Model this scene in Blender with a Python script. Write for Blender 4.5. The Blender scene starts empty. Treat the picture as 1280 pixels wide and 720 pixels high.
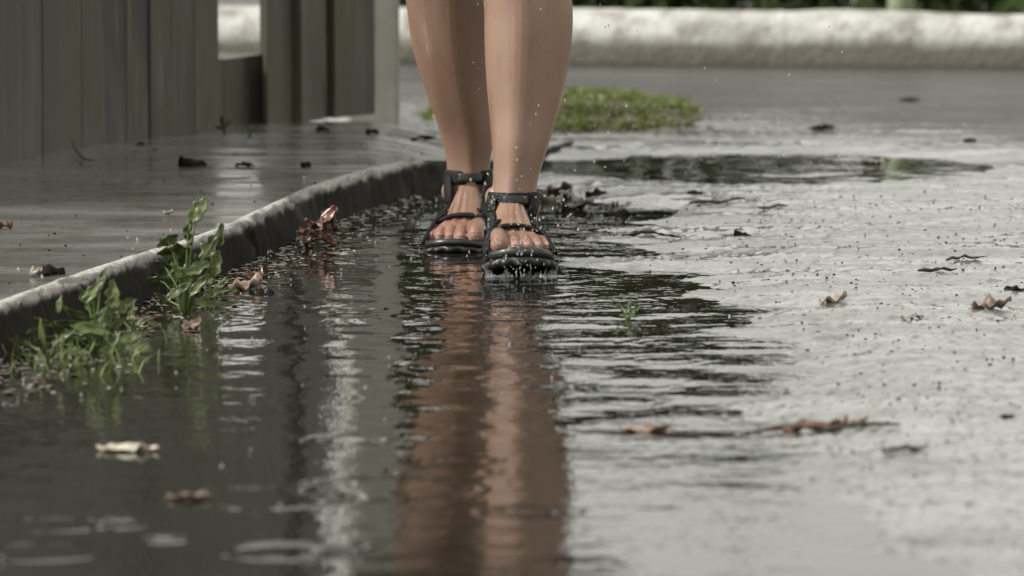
import bpy, bmesh, math, random
import numpy as np
from mathutils import Vector, Matrix, noise as mnoise

S = bpy.context.scene
R = math.radians
rnd = random.Random(7)

# ------------------------------------------------------------------ camera
FPX, CAM_H, HOR = 6960.0, 0.71, -275.0          # focal length in 1280-px units, eye height, horizon row
PITCH = math.atan((360 - HOR) / FPX)
cd = bpy.data.cameras.new('camera'); cam = bpy.data.objects.new('camera', cd)
S.collection.objects.link(cam); S.camera = cam
cam.location = (0, 0, CAM_H); cam.rotation_euler = (math.pi/2 - PITCH, 0, 0)
cd.sensor_width = 36; cd.lens = 36 * FPX / 1280
cd.clip_start = 0.1; cd.clip_end = 3000
cd.dof.use_dof = True; cd.dof.focus_distance = 7.95; cd.dof.aperture_fstop = 7.8

# ------------------------------------------------------------------ sky, sun, exposure
SUN_EL, SUN_AZ = 40, 258      # azimuth clockwise from +Y: light from behind-left of the camera
w = bpy.data.worlds.new('World'); S.world = w; w.use_nodes = True
nt = w.node_tree; nt.nodes.clear()
sky = nt.nodes.new('ShaderNodeTexSky'); sky.sky_type = 'NISHITA'; sky.sun_disc = False
sky.sun_elevation = R(SUN_EL); sky.sun_rotation = R(SUN_AZ)
sky.air_density = 1.0; sky.dust_density = 4.0; sky.ozone_density = 1.0
hs = nt.nodes.new('ShaderNodeHueSaturation'); hs.inputs['Saturation'].default_value = 0.12
mixw = nt.nodes.new('ShaderNodeMix'); mixw.data_type = 'RGBA'; mixw.inputs[0].default_value = 0.6
mixw.inputs[7].default_value = (9.25, 9.1, 8.45, 1)       # even cloud cover over the clear-sky light
bg = nt.nodes.new('ShaderNodeBackground'); bg.inputs['Strength'].default_value = 0.105
wo = nt.nodes.new('ShaderNodeOutputWorld')
nt.links.new(sky.outputs[0], hs.inputs['Color']); nt.links.new(hs.outputs[0], mixw.inputs[6])
nt.links.new(mixw.outputs[2], bg.inputs['Color']); nt.links.new(bg.outputs[0], wo.inputs['Surface'])
sl = bpy.data.lights.new('sun', 'SUN'); sl.energy = 3.3; sl.angle = R(12); sl.color = (1, .97, .92)
so = bpy.data.objects.new('sun', sl); S.collection.objects.link(so)
az, el = R(SUN_AZ), R(SUN_EL)
sdir = Vector((math.sin(az)*math.cos(el), math.cos(az)*math.cos(el), math.sin(el)))
so.rotation_euler = sdir.to_track_quat('Z', 'Y').to_euler(); so.location = sdir * 30
S.view_settings.view_transform = 'Standard'; S.view_settings.look = 'None'
S.view_settings.exposure = 0.43; S.view_settings.gamma = 1
S.render.engine = 'CYCLES'
S.cycles.max_bounces = 8; S.cycles.use_denoising = True

# ------------------------------------------------------------------ helpers
cp, sp = math.cos(PITCH), math.sin(PITCH)
def ray(px, py):
    x, y, z = (px-640)/FPX, 1.0, -(py-360)/FPX
    return Vector((x, y*cp + z*sp, -y*sp + z*cp))
def G(px, py, z=0.0):                            # point on the horizontal plane z
    d = ray(px, py); t = (z - CAM_H) / d.z
    return Vector((0, 0, CAM_H)) + d*t
def V(px, py, D):                                # point at distance D
    d = ray(px, py); return Vector((0, 0, CAM_H)) + d*(D/d.y)

def tag(o, label=None, cat=None, group=None, kind=None):
    if label: o['label'] = label
    if cat: o['category'] = cat
    if group: o['group'] = group
    if kind: o['kind'] = kind
    return o
def link(name, me, mat=None, parent=None, smooth=True):
    o = bpy.data.objects.new(name, me); S.collection.objects.link(o)
    if mat: me.materials.append(mat)
    if smooth and len(me.polygons): me.polygons.foreach_set('use_smooth', [True]*len(me.polygons))
    if parent: o.parent = parent
    return o
def obj(name, verts, faces, mat=None, parent=None, smooth=True):
    me = bpy.data.meshes.new(name); me.from_pydata([tuple(v) for v in verts], [], faces); me.update()
    return link(name, me, mat, parent, smooth)
def empty(name, loc=(0, 0, 0)):
    o = bpy.data.objects.new(name, None); S.collection.objects.link(o); o.location = loc
    o.empty_display_size = .05; return o

# vectorised value noise
def _h(ix, iy, seed):
    n = (ix.astype(np.int64)*374761393 + iy.astype(np.int64)*668265263 + seed*1442695041) & 0xffffffff
    n = ((n ^ (n >> 13)) * 1274126177) & 0xffffffff
    n = n ^ (n >> 16)
    return (n & 0xffff) / 65535.0
def vn(x, y, seed=0):
    ix, iy = np.floor(x), np.floor(y); fx, fy = x-ix, y-iy
    fx = fx*fx*(3-2*fx); fy = fy*fy*(3-2*fy)
    a, b = _h(ix, iy, seed), _h(ix+1, iy, seed); c, d = _h(ix, iy+1, seed), _h(ix+1, iy+1, seed)
    return (a*(1-fx)+b*fx)*(1-fy) + (c*(1-fx)+d*fx)*fy - .5
def fbm(x, y, seed=0, o=4):
    s, a = 0, 1.0
    for k in range(o):
        s = s + a*vn(x*2**k + 17*k, y*2**k - 9*k, seed+k); a *= .5
    return s
def sst(a, b, x):
    t = np.clip((x-a)/(b-a), 0, 1); return t*t*(3-2*t)

# ------------------------------------------------------------------ materials
class NT:
    def __init__(s, name):
        s.m = bpy.data.materials.new(name); s.m.use_nodes = True
        s.t = s.m.node_tree; s.b = s.t.nodes['Principled BSDF']; s.out = s.t.nodes['Material Output']
        s.co = s.t.nodes.new('ShaderNodeTexCoord').outputs['Object']
    def n(s, ty, **kw):
        nd = s.t.nodes.new(ty)
        for k, v in kw.items(): setattr(nd, k, v)
        return nd
    def l(s, a, b): s.t.links.new(a, b)
    def noise(s, scale, detail=4, rough=.55, vec=None, stretch=None, dist=0):
        nd = s.n('ShaderNodeTexNoise'); nd.inputs['Scale'].default_value = scale
        nd.inputs['Detail'].default_value = detail; nd.inputs['Roughness'].default_value = rough
        nd.inputs['Distortion'].default_value = dist
        v = vec or s.co
        if stretch:
            mp = s.n('ShaderNodeMapping'); mp.inputs['Scale'].default_value = stretch; s.l(v, mp.inputs[0]); v = mp.outputs[0]
        s.l(v, nd.inputs['Vector']); return nd.outputs['Fac']
    def ramp(s, fac, stops):
        nd = s.n('ShaderNodeValToRGB'); e = nd.color_ramp.elements
        while len(e) < len(stops): e.new(.5)
        for k, (p, c) in enumerate(stops):
            e[k].position = p; e[k].color = (c, c, c, 1) if not isinstance(c, tuple) else c + (1,)
        s.l(fac, nd.inputs[0]); return nd.outputs[0]
    def mix(s, fac, a, b, mode='MIX'):
        nd = s.n('ShaderNodeMix', data_type='RGBA', blend_type=mode)
        for i, v in ((0, fac), (6, a), (7, b)):
            if isinstance(v, (int, float)): nd.inputs[i].default_value = v
            elif isinstance(v, tuple): nd.inputs[i].default_value = v + (1,)
            else: s.l(v, nd.inputs[i])
        return nd.outputs[2]
    def bump(s, h, strength, dist, normal=None):
        nd = s.n('ShaderNodeBump'); nd.inputs['Strength'].default_value = strength; nd.inputs['Distance'].default_value = dist
        s.l(h, nd.inputs['Height'])
        if normal: s.l(normal, nd.inputs['Normal'])
        return nd.outputs[0]
    def set(s, **kw):
        names = dict(color='Base Color', rough='Roughness', ior='IOR', coat='Coat Weight', coatr='Coat Roughness',
                     sss='Subsurface Weight', normal='Normal', trans='Transmission Weight', spec='Specular IOR Level')
        for k, v in kw.items():
            i = s.b.inputs[names[k]]
            if isinstance(v, tuple): i.default_value = v + (1,)
            elif isinstance(v, (int, float)): i.default_value = v
            else: s.l(v, i)
        return s.m

def mat_asphalt():
    k = NT('wet_asphalt')
    n1 = k.noise(3, 5); n2 = k.noise(140, 3); n3 = k.noise(420, 2)
    c = k.mix(k.ramp(n1, [(.35, 0.), (.65, 1.)]), (.085, .083, .074), (.145, .141, .127))
    c = k.mix(k.ramp(n2, [(.50, 0.), (.58, 1.)]), c, (.24, .235, .21))
    c = k.mix(k.ramp(n3, [(.60, 0.), (.68, .8)]), c, (.02, .02, .018))
    c = k.mix(k.ramp(k.noise(1.5, 6, .65, stretch=(1, 4.5, 1)), [(.42, 0.), (.56, .6)]), c, (.035, .033, .029))
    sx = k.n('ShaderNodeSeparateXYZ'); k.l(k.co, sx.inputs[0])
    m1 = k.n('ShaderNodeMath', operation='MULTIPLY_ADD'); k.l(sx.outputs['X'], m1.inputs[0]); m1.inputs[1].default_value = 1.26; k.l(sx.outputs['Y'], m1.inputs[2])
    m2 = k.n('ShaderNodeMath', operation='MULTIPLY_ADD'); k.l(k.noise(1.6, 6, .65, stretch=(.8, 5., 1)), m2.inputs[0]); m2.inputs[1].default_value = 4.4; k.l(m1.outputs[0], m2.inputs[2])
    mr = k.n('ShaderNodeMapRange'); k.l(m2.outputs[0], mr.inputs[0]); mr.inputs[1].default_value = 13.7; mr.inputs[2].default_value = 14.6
    c = k.mix(mr.outputs[0], c, k.mix(n1, (.018, .017, .014), (.05, .047, .04)))  # hedge reflection painted into the far road as a darker streaky band
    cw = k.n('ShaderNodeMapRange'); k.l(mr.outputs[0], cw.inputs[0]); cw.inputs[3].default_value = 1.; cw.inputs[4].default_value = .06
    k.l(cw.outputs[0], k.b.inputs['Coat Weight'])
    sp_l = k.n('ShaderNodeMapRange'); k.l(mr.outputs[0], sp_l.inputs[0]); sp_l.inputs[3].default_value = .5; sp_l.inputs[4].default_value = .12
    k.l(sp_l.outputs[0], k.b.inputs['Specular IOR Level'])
    rg = k.ramp(n1, [(.3, .26), (.7, .44)])
    nb = k.bump(n2, .5, .003); nb = k.bump(n3, .4, .0012, nb)
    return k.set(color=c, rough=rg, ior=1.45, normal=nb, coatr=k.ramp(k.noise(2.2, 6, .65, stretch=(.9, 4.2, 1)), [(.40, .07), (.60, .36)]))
def mat_concrete(name, a, b, film=.5, rough=(.12, .4), moss=None):
    k = NT(name)
    n1 = k.noise(5, 5); n2 = k.noise(90, 4); n3 = k.noise(300, 2)
    c = k.mix(n1, a, b)
    c = k.mix(k.ramp(n2, [(.4, 0.), (.7, .55)]), c, tuple(x*.45 for x in a))
    c = k.mix(k.ramp(n3, [(.6, 0.), (.7, .5)]), c, tuple(min(1, x*1.8) for x in b))
    if moss: c = k.mix(k.ramp(k.noise(9, 4), [(.5, 0.), (.68, .75)]), c, moss)
    nb = k.bump(n2, .35, .004); nb = k.bump(n3, .3, .001, nb)
    return k.set(color=c, rough=k.ramp(n1, [(.35, rough[0]), (.65, rough[1])]), ior=1.45, normal=nb, coat=film, coatr=k.ramp(k.noise(4, 5, stretch=(.8, 2.4, 1)), [(.4, .08), (.62, .34)]))
def mat_kerb():
    m = mat_concrete('kerb_concrete', (.26, .255, .23), (.55, .54, .50), .0, (.6, .8)); t = m.node_tree; b = t.nodes['Principled BSDF']
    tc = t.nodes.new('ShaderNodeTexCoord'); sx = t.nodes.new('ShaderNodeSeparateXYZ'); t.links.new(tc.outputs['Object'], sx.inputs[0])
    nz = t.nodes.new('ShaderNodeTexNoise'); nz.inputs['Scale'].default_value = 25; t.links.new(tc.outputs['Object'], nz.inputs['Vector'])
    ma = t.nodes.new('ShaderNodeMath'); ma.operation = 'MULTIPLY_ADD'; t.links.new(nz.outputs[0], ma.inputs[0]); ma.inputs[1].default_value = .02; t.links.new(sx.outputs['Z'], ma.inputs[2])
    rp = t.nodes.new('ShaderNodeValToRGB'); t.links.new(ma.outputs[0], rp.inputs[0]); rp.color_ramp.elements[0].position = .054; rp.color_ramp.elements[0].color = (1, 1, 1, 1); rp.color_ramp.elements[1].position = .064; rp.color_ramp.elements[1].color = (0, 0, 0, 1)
    src = b.inputs['Base Color'].links[0].from_socket; mx = t.nodes.new('ShaderNodeMix'); mx.data_type = 'RGBA'; t.links.new(rp.outputs[0], mx.inputs[0]); t.links.new(src, mx.inputs[6]); mx.inputs[7].default_value = (.024, .022, .017, 1)  # dark reflection on the kerb face put into its colour below the edge
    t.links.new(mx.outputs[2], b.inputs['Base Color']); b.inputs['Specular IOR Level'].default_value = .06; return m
def mat_board():
    k = NT('weathered_board')
    oi = k.n('ShaderNodeObjectInfo')
    ad = k.n('ShaderNodeVectorMath', operation='ADD'); k.l(k.co, ad.inputs[0])
    cm = k.n('ShaderNodeVectorMath', operation='SCALE'); cm.inputs[0].default_value = (7, 3, 5); k.l(oi.outputs['Random'], cm.inputs[3]); k.l(cm.outputs[0], ad.inputs[1])
    v = ad.outputs[0]
    g = k.noise(30, 5, vec=v, stretch=(1, 1, .10)); bl = k.noise(7, 4, vec=v, stretch=(1, 1, .45)); st = k.noise(55, 3, vec=v, stretch=(1, 1, .05))
    c = k.mix(k.ramp(g, [(.35, 0.), (.68, 1.)]), (.032, .027, .018), (.080, .070, .052))
    c = k.mix(k.ramp(bl, [(.44, 0.), (.54, .85)]), c, (.048, .050, .022))
    c = k.mix(k.ramp(k.noise(4, 3, vec=v, stretch=(1, 1, .6)), [(.56, 0.), (.68, .85)]), c, (.018, .016, .013))
    c = k.mix(k.ramp(st, [(.62, 0.), (.72, .55)]), c, (.17, .16, .135))
    hv = k.n('ShaderNodeHueSaturation'); k.l(c, hv.inputs['Color'])
    mr = k.n('ShaderNodeMapRange'); mr.inputs[3].default_value = .82; mr.inputs[4].default_value = 1.18; k.l(oi.outputs['Random'], mr.inputs[0]); k.l(mr.outputs[0], hv.inputs['Value'])
    nb = k.bump(g, .6, .004)
    return k.set(color=hv.outputs[0], rough=.55, normal=nb, coat=.12, coatr=.3)
def mat_whitewash():
    k = NT('whitewashed_concrete')
    n1 = k.noise(3.2, 6, .7, stretch=(1, 1, 2.)); n2 = k.noise(13, 5, .65); n3 = k.noise(60, 3)
    c = k.mix(k.ramp(n1, [(.35, 0.), (.6, 1.)]), (.27, .265, .24), (.50, .495, .465))
    c = k.mix(k.ramp(n2, [(.46, 0.), (.64, .7)]), c, (.14, .13, .10))
    sx = k.n('ShaderNodeSeparateXYZ'); k.l(k.co, sx.inputs[0])
    ma = k.n('ShaderNodeMath', operation='MULTIPLY_ADD'); k.l(n1, ma.inputs[0]); ma.inputs[1].default_value = -.10; k.l(sx.outputs['Z'], ma.inputs[2])
    low = k.ramp(ma.outputs[0], [(0.0, .9), (.03, 0.)])
    c = k.mix(low, c, (.11, .102, .08))
    return k.set(color=c, rough=.85, spec=.15, normal=k.bump(n3, .7, .008))
def mat_water():
    k = NT('puddle_water')
    n1 = k.noise(2.5, 4); n2 = k.noise(60, 3)
    c = k.mix(n1, (.0095, .0085, .006), (.019, .0175, .0115))
    c = k.mix(k.ramp(n2, [(.62, 0.), (.7, .5)]), c, (.04, .035, .025))
    f = k.noise(55, 2, stretch=(1, .7, 1)); f2 = k.noise(16, 2)
    nb = k.bump(f, .10, .0035); nb = k.bump(f2, .10, .008, nb)
    return k.set(color=c, rough=.02, ior=1.42, normal=nb)
def mat_drop():
    k = NT('splash_water')
    return k.set(color=(.95, .97, .97), rough=.03, ior=1.33, trans=.93)
def mat_skin():
    k = NT('wet_skin')
    n1 = k.noise(14, 4); n2 = k.noise(120, 3); n3 = k.noise(45, 2)
    sx = k.n('ShaderNodeSeparateXYZ'); k.l(k.co, sx.inputs[0])
    c = k.mix(n1, (.20, .118, .078), (.28, .175, .122))
    c = k.mix(k.ramp(n3, [(.60, 0.), (.72, .35)]), c, (.24, .10, .07))
    red = k.ramp(sx.outputs['Z'], [(.02, .6), (.075, 0.)])
    c = k.mix(red, c, (.29, .135, .10))
    c = k.mix(k.ramp(k.noise(190, 1), [(.70, 0.), (.78, .5)]), c, (.14, .075, .05))
    c = k.mix(k.ramp(k.noise(26, 4, stretch=(1, 1, .3), dist=.6), [(.5, 0.), (.7, .4)]), c, (.16, .095, .065))
    k.b.inputs['Subsurface Radius'].default_value = (.010, .004, .002); k.b.inputs['Subsurface Scale'].default_value = .6
    return k.set(color=c, rough=k.ramp(k.noise(40, 4, stretch=(1, 1, .12)), [(.4, .28), (.6, .6)]), sss=.25, normal=k.bump(n2, .12, .002), coat=.12, coatr=.15)
def mat_simple(name, a, b, scale, rough=.5, bs=.3, bd=.002, coat=0., stretch=None):
    k = NT(name); n = k.noise(scale, 4, stretch=stretch)
    return k.set(color=k.mix(k.ramp(n, [(.35, 0.), (.65, 1.)]), a, b), rough=rough, normal=k.bump(n, bs, bd), coat=coat, coatr=.1)
def mat_leaf(name, a, b, rough=.35, trans=0., coat=.3):
    k = NT(name); oi = k.n('ShaderNodeObjectInfo')
    n = k.noise(35, 4); c = k.mix(k.ramp(n, [(.35, 0.), (.65, 1.)]), a, b)
    c = k.mix(k.ramp(k.noise(160, 4), [(.5, 0.), (.7, .65)]), c, tuple(x*.3 for x in a))
    hv = k.n('ShaderNodeHueSaturation'); k.l(c, hv.inputs['Color'])
    mr = k.n('ShaderNodeMapRange'); mr.inputs[3].default_value = .7; mr.inputs[4].default_value = 1.35
    k.l(oi.outputs['Random'], mr.inputs[0]); k.l(mr.outputs[0], hv.inputs['Value'])
    m = k.set(color=hv.outputs[0], rough=rough, normal=k.bump(n, .3, .002), coat=coat, coatr=.15, spec=.5 if coat else .1)
    if trans:
        tr = k.n('ShaderNodeBsdfTranslucent'); k.l(hv.outputs[0], tr.inputs[0])
        mx = k.n('ShaderNodeMixShader'); mx.inputs[0].default_value = trans
        k.l(k.b.outputs[0], mx.inputs[1]); k.l(tr.outputs[0], mx.inputs[2]); k.l(mx.outputs[0], k.out.inputs['Surface'])
    return m
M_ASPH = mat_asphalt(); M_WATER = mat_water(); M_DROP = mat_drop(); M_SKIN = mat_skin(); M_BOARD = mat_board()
M_WALK = mat_concrete('wet_pavement', (.10, .098, .087), (.20, .197, .18), .85, (.22, .45), (.06, .062, .035))
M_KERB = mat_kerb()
M_WHITE = mat_whitewash()
M_POST = mat_simple('pale_concrete', (.24, .24, .20), (.34, .33, .285), 12, .6, .3, .004)
M_RUB = mat_simple('black_rubber', (.007, .007, .007), (.014, .0135, .0125), 90, .5, .4, .002, .2)
M_FOAM = mat_simple('dark_green_midsole', (.013, .014, .010), (.024, .025, .018), 70, .5, .3, .001, .3)
M_WEB = mat_simple('black_webbing', (.006, .006, .006), (.014, .0135, .013), 350, .65, .6, .001, .0)
M_WEB.node_tree.nodes['Principled BSDF'].inputs['Specular IOR Level'].default_value = .2
def mat_glint_webbing():
    k = NT('glint_painted_webbing'); vo = k.n('ShaderNodeTexVoronoi'); vo.inputs['Scale'].default_value = 170; k.l(k.co, vo.inputs['Vector'])
    c = k.mix(k.ramp(vo.outputs['Distance'], [(.22, 1.), (.30, 0.)]), (.005, .005, .005), (.085, .085, .08))  # water glints painted into the strap colour as pale specks
    n = k.noise(350, 3); return k.set(color=c, rough=.65, normal=k.bump(n, .6, .001), spec=.25)
M_GLINT = mat_glint_webbing()
M_CLOTH = mat_simple('dark_cloth', (.03, .035, .05), (.04, .045, .06), 60, .9)
M_SHIRT = mat_simple('grey_cloth', (.16, .16, .16), (.2, .2, .2), 60, .9)
M_HAIR = mat_simple('brown_hair', (.03, .018, .01), (.05, .03, .016), 90, .5)
M_GREEN = mat_leaf('weed_leaf', (.075, .105, .028), (.15, .18, .055), .55, .35)
M_GRASS = mat_leaf('grass_blade', (.10, .135, .022), (.15, .18, .04), .45, .3)
M_HEDGE = mat_leaf('hedge_leaf', (.020, .032, .010), (.042, .058, .018), .8, .15, 0.)
M_STEM = mat_simple('green_stem', (.09, .14, .04), (.13, .18, .06), 40, .5)
M_BARK = mat_simple('pale_green_bark', (.16, .21, .11), (.24, .29, .17), 30, .7, .5, .006, 0., (1, 1, .2))
M_TWIG = mat_simple('twig_bark', (.03, .022, .015), (.06, .045, .03), 80, .5)
M_LDARK = mat_leaf('blackened_leaf', (.006, .005, .004), (.018, .013, .010), .7, 0., 0.)
M_LBROWN = mat_leaf('brown_leaf', (.07, .033, .020), (.14, .075, .045))
M_LPALE = mat_leaf('pale_dead_leaf', (.30, .26, .20), (.46, .42, .34), .5)
M_LPINK = mat_leaf('pinkish_leaf', (.15, .095, .066), (.30, .21, .155), .5)
M_LRUST = mat_leaf('rusty_leaf', (.09, .032, .016), (.17, .075, .04))
M_GRIT = mat_leaf('grit', (.05, .045, .04), (.26, .24, .2))

# ------------------------------------------------------------------ kerb line (top edge traced on the pavement plane)
KZ = 0.055
kpx = [(-420, 560), (-140, 438), (0, 385), (90, 352), (180, 322), (245, 303), (300, 283), (345, 262), (400, 236), (470, 215), (550, 193), (640, 172), (700, 157), (722, 150)]
kp = [G(x, y, KZ) for x, y in kpx]
kp[0:0] = [Vector((-1.6, 1.0, KZ)), Vector((-1.25, 3.0, KZ))]
KY = np.array([p.y for p in kp]); KX = np.array([p.x for p in kp])
def kerb_x(D): return np.interp(D, KY, KX)
WALK_END = kp[-1].y
def kdrop(D, X=0.): return .046*float(sst(9.35, 10.35, D))*float(sst(-.30, -.02, X))      # the kerb runs out to road level at its far end

# ------------------------------------------------------------------ road height field, water at z = 0
def pud(X, D, cx, cy, rx, ry, soft=.35):
    return 1 - sst(1-soft, 1+soft, np.sqrt(((X-cx)/rx)**2 + ((D-cy)/ry)**2))
def road_h(X, D):
    # right shoreline of the long puddle
    ys = np.array([0, 3.6, 4.4, 4.9, 5.3, 5.7, 6.2, 6.8, 7.3, 7.7, 8.1, 8.6, 9.0, 9.6, 20])
    xs = np.array([.3, .40, .44, .42, .36, .30, .27, .31, .30, .20, .12, .10, .16, .02, -.1])
    shore = np.interp(D, ys, xs) + .10*fbm(X*1.5, D*1.6, 5, 4) + .16*fbm(X*3, D*6, 3, 4)
    a = sst(-.16, .12, shore - X) * (1-sst(9.6, 10.2, D))
    b = .8*pud(X, D, .46, 10.2, .50, .42); c = pud(X, D, .12, 9.15, .16, .22); d = pud(X, D, -.15, 9.2, .30, .8)
    m = np.maximum(np.maximum(a, b), np.maximum(c, d))
    h = .0090 - .0175*m + .0045*fbm(X*2.2, D*1.2, 11, 4) + .0042*fbm(X*5, D*9, 21, 4) + .0022*fbm(X*34, D*20, 27, 2)
    agg = np.maximum(0, vn(X*85, D*60, 41))*.0062 + np.maximum(0, vn(X*165, D*90, 43))*.0034
    h = h + agg*(1-.5*m)
    # outer edge of the puddle sheet stays dry
    rim = np.maximum(sst(1.02, 1.15, X), np.maximum(sst(12.2, 12.6, D), 1-sst(3.2, 3.5, D)))
    h = np.maximum(h, .012*rim + h*(1-rim))
    far = sst(13, 30, D) + sst(3, 12, np.abs(X)); far = np.clip(far, 0, 1)
    return h*(1-far) + .004*far
def grid(xs, ys, fn):
    X, Y = np.meshgrid(xs, ys); Z = fn(X, Y); nx, ny = len(xs), len(ys)
    v = np.stack([X, Y, Z], -1).reshape(-1, 3).astype(np.float32)
    i = (np.arange(ny-1)[:, None]*nx + np.arange(nx-1)[None, :]).reshape(-1)
    f = np.stack([i, i+1, i+nx+1, i+nx], -1).astype(np.int32)
    return v, f
def grid_mesh(name, v, f):
    me = bpy.data.meshes.new(name)
    me.vertices.add(len(v)); me.vertices.foreach_set('co', v.ravel())
    me.loops.add(f.size); me.loops.foreach_set('vertex_index', f.ravel())
    me.polygons.add(len(f)); me.polygons.foreach_set('loop_start', np.arange(0, f.size, 4, dtype=np.int32))
    me.polygons.foreach_set('use_smooth', np.ones(len(f), bool))
    me.update(calc_edges=True); return me
def drows(a, b, px):            # one row about every px image rows
    out = [a]
    while out[-1] < b: out.append(out[-1] + px*out[-1]**2/(FPX*CAM_H))
    return out
xs = np.concatenate([-np.geomspace(1500, 1.5, 26), np.linspace(-1.3, -.78, 18), np.arange(-.76, 1.12, .0042), np.linspace(1.13, 1.5, 12), np.geomspace(1.8, 1500, 26)])
ys = np.concatenate([-np.geomspace(1500, 1, 18), np.linspace(-.5, 4.2, 24), drows(4.3, 14.5, 1.15), np.geomspace(15, 1800, 40)])
v, f = grid(xs, ys, road_h)
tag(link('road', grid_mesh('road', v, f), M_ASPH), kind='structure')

# puddle water: raindrop rings, rings thrown by the feet, light chop
FF = (0.008, 7.98); RF = (-.085, 8.42)
wr = np.random.RandomState(4)
rings = []
for _ in range(95):
    D = wr.uniform(4.4, 8.6); X = wr.uniform(-.62, .34)
    rings.append((X, D, wr.uniform(.012, .085), wr.uniform(.8, 2.)))
ringpx = [(240, 531, .062), (330, 622, .085), (70, 655, .05), (150, 655, .03), (560, 590, .05), (45, 690, .06), (205, 675, .015), (350, 690, .05), (590, 575, .03), (440, 550, .04), (660, 640, .04), (480, 612, .09)]
for x, y, r in ringpx:
    p = G(x, y); rings.append((p.x, p.y, r, 4.2))
waves = [(wr.uniform(0, 6.28), wr.uniform(.03, .24), wr.uniform(0, 6.28)) for _ in range(44)]
def water_h(X, D):
    z = np.zeros_like(X)
    for cx, cy, r0, a in rings:
        sel = (np.abs(X-cx) < r0+.06) & (np.abs(D-cy) < r0+.06)
        r = np.sqrt((X[sel]-cx)**2 + (D[sel]-cy)**2); lam = .020 + max(0, cy-6)*.008
        z[sel] += a*.00016*(.05/(.03+r0))**.5*np.exp(-((r-r0)/(.9*lam))**2)*np.cos(6.283*(r-r0)/lam)*lam/.02
    env = .22 + 1.03*sst(5.6, 6.6, D)*(1-.5*sst(8.3, 9.5, D))*(.35+.65*sst(-.5, -.2, X)) 
    env = env*(.75+1.0*fbm(X*1.6, D*1.1, 77, 2))
    for th, lam, ph in waves:
        k = 6.283/lam
        z += env*(.0036/k)*np.sin(k*(X*math.cos(th)*.8 + D*math.sin(th)) + ph + 2.4*fbm(X*2.5, D*2.5, 7, 2))
    for (cx, cy), a in ((FF, 1.), (RF, .5)):
        r = np.sqrt((X-cx)**2 + (D-cy)**2) + .02*fbm(X*9, D*7, 9, 2)
        for lam, q in ((.115, 1.), (.062, .45)):
            z += a*q*.024*(lam/6.283)*np.exp(-r/.95)*np.sin(6.283*r/lam+3*fbm(X*3, D*3, 19, 2))*(1+2.2*fbm(X*5, D*4, 15, 2))
    return z
xs = np.arange(-.80, 1.12, .0052); ys = np.array(drows(3.55, 12.5, .95))
v, f = grid(xs, ys, water_h)
tag(link('puddle_water', grid_mesh('puddle_water', v, f), M_WATER), kind='structure')

# ------------------------------------------------------------------ pavement and kerb stones
def walk_far(D, X): return D
def build_pavement():
    ts = np.concatenate([[0, .03, .07], np.linspace(.12, .9, 60), [1.1, 1.4, 1.9, 2.6]])
    ds = np.concatenate([np.linspace(1, 5.8, 20), np.arange(5.9, WALK_END, .022), [WALK_END]])
    verts = []; nx = len(ts)
    for D in ds:
        kx = float(kerb_x(D)) - .024
        for t in ts: verts.append((kx-t, D, 0))
    v = np.array(verts); 
    v[:, 2] = KZ - .003 + .004*fbm(v[:, 0]*3, v[:, 1]*1.7, 61, 4) + .0012*fbm(v[:, 0]*30, v[:, 1]*20, 63, 2)
    v[:, 2] -= np.array([kdrop(p_[1], p_[0]) for p_ in v])
    n = len(ds); base = len(v)
    unseen_skirt = v.copy()[[i*nx for i in range(n)]]; 
    F = []
    for j in range(n-1):
        for i in range(nx-1):
            a = j*nx+i; F.append((a, a+nx, a+nx+1, a+1))
    # far end face
    far = [(n-1)*nx+i for i in range(nx)]; ex = v[far].copy(); ex[:, 2] = -.03; b0 = len(v)
    v = np.vstack([v, ex])
    for i in range(nx-1): F.append((far[i], b0+i, b0+i+1, far[i+1]))
    return v, F
v, F = build_pavement()
tag(obj('pavement', v, F, M_WALK), kind='structure')

kerb = empty('kerb'); tag(kerb, kind='structure')
def kerb_stone(d0, d1, seed):
    n = max(4, int((d1-d0)/.012)); prof = [(-.026, -.05), (-.026, .0), (-.021, .003), (-.014, .004), (-.007, .003), (-.003, .0005), (-.0005, -.005), (.0, -.014), (.004, -.04), (.008, -.085), (.010, -.10)]
    verts = []; F = []; m = len(prof); r = random.Random(seed); dz = r.uniform(-.003, .003); dx = r.uniform(-.003, .003)
    for i in range(n+1):
        D = d0 + (d1-d0)*i/n; kx = float(kerb_x(D)); t = (float(kerb_x(D+.02))-float(kerb_x(D-.02)))/.04
        nrm = Vector((1, -t, 0)).normalized(); e = 1 if 0 < i < n else .0
        for j, (a, z) in enumerate(prof):
            nz = mnoise.fractal(Vector((D*22, j*.8, seed*.01)), 1, 2, 4)
            ch = mnoise.noise(Vector((D*9, seed, j*.3)))
            q = .006 if 2 < j < 8 else .003
            inset = 0 if e else -.004
            verts.append((kx + nrm.x*(a+dx+q*nz-max(0, ch-.2)*.02*(3 < j < 8)) , D + nrm.y*a, KZ + z - kdrop(D) + dz + q*nz*.8 + inset - max(0, ch-.25)*.02*(3 < j < 8)))
    for i in range(n):
        for j in range(m-1):
            a = i*m+j; F.append((a, a+1, a+m+1, a+m))
    F.append(tuple(range(m))[::-1]); F.append(tuple(n*m+j for j in range(m)))
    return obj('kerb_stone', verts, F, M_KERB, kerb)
D = 1.0; i = 0
edges = [1.0, 2.0, 3.0, 4.0, 5.0, 5.75, 6.45, 7.12, 7.70, 8.30, 8.95, 9.55, 10.1, WALK_END]
for i in range(len(edges)-1): kerb_stone(edges[i]+.003, edges[i+1]-.003, i*13+5)

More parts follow.
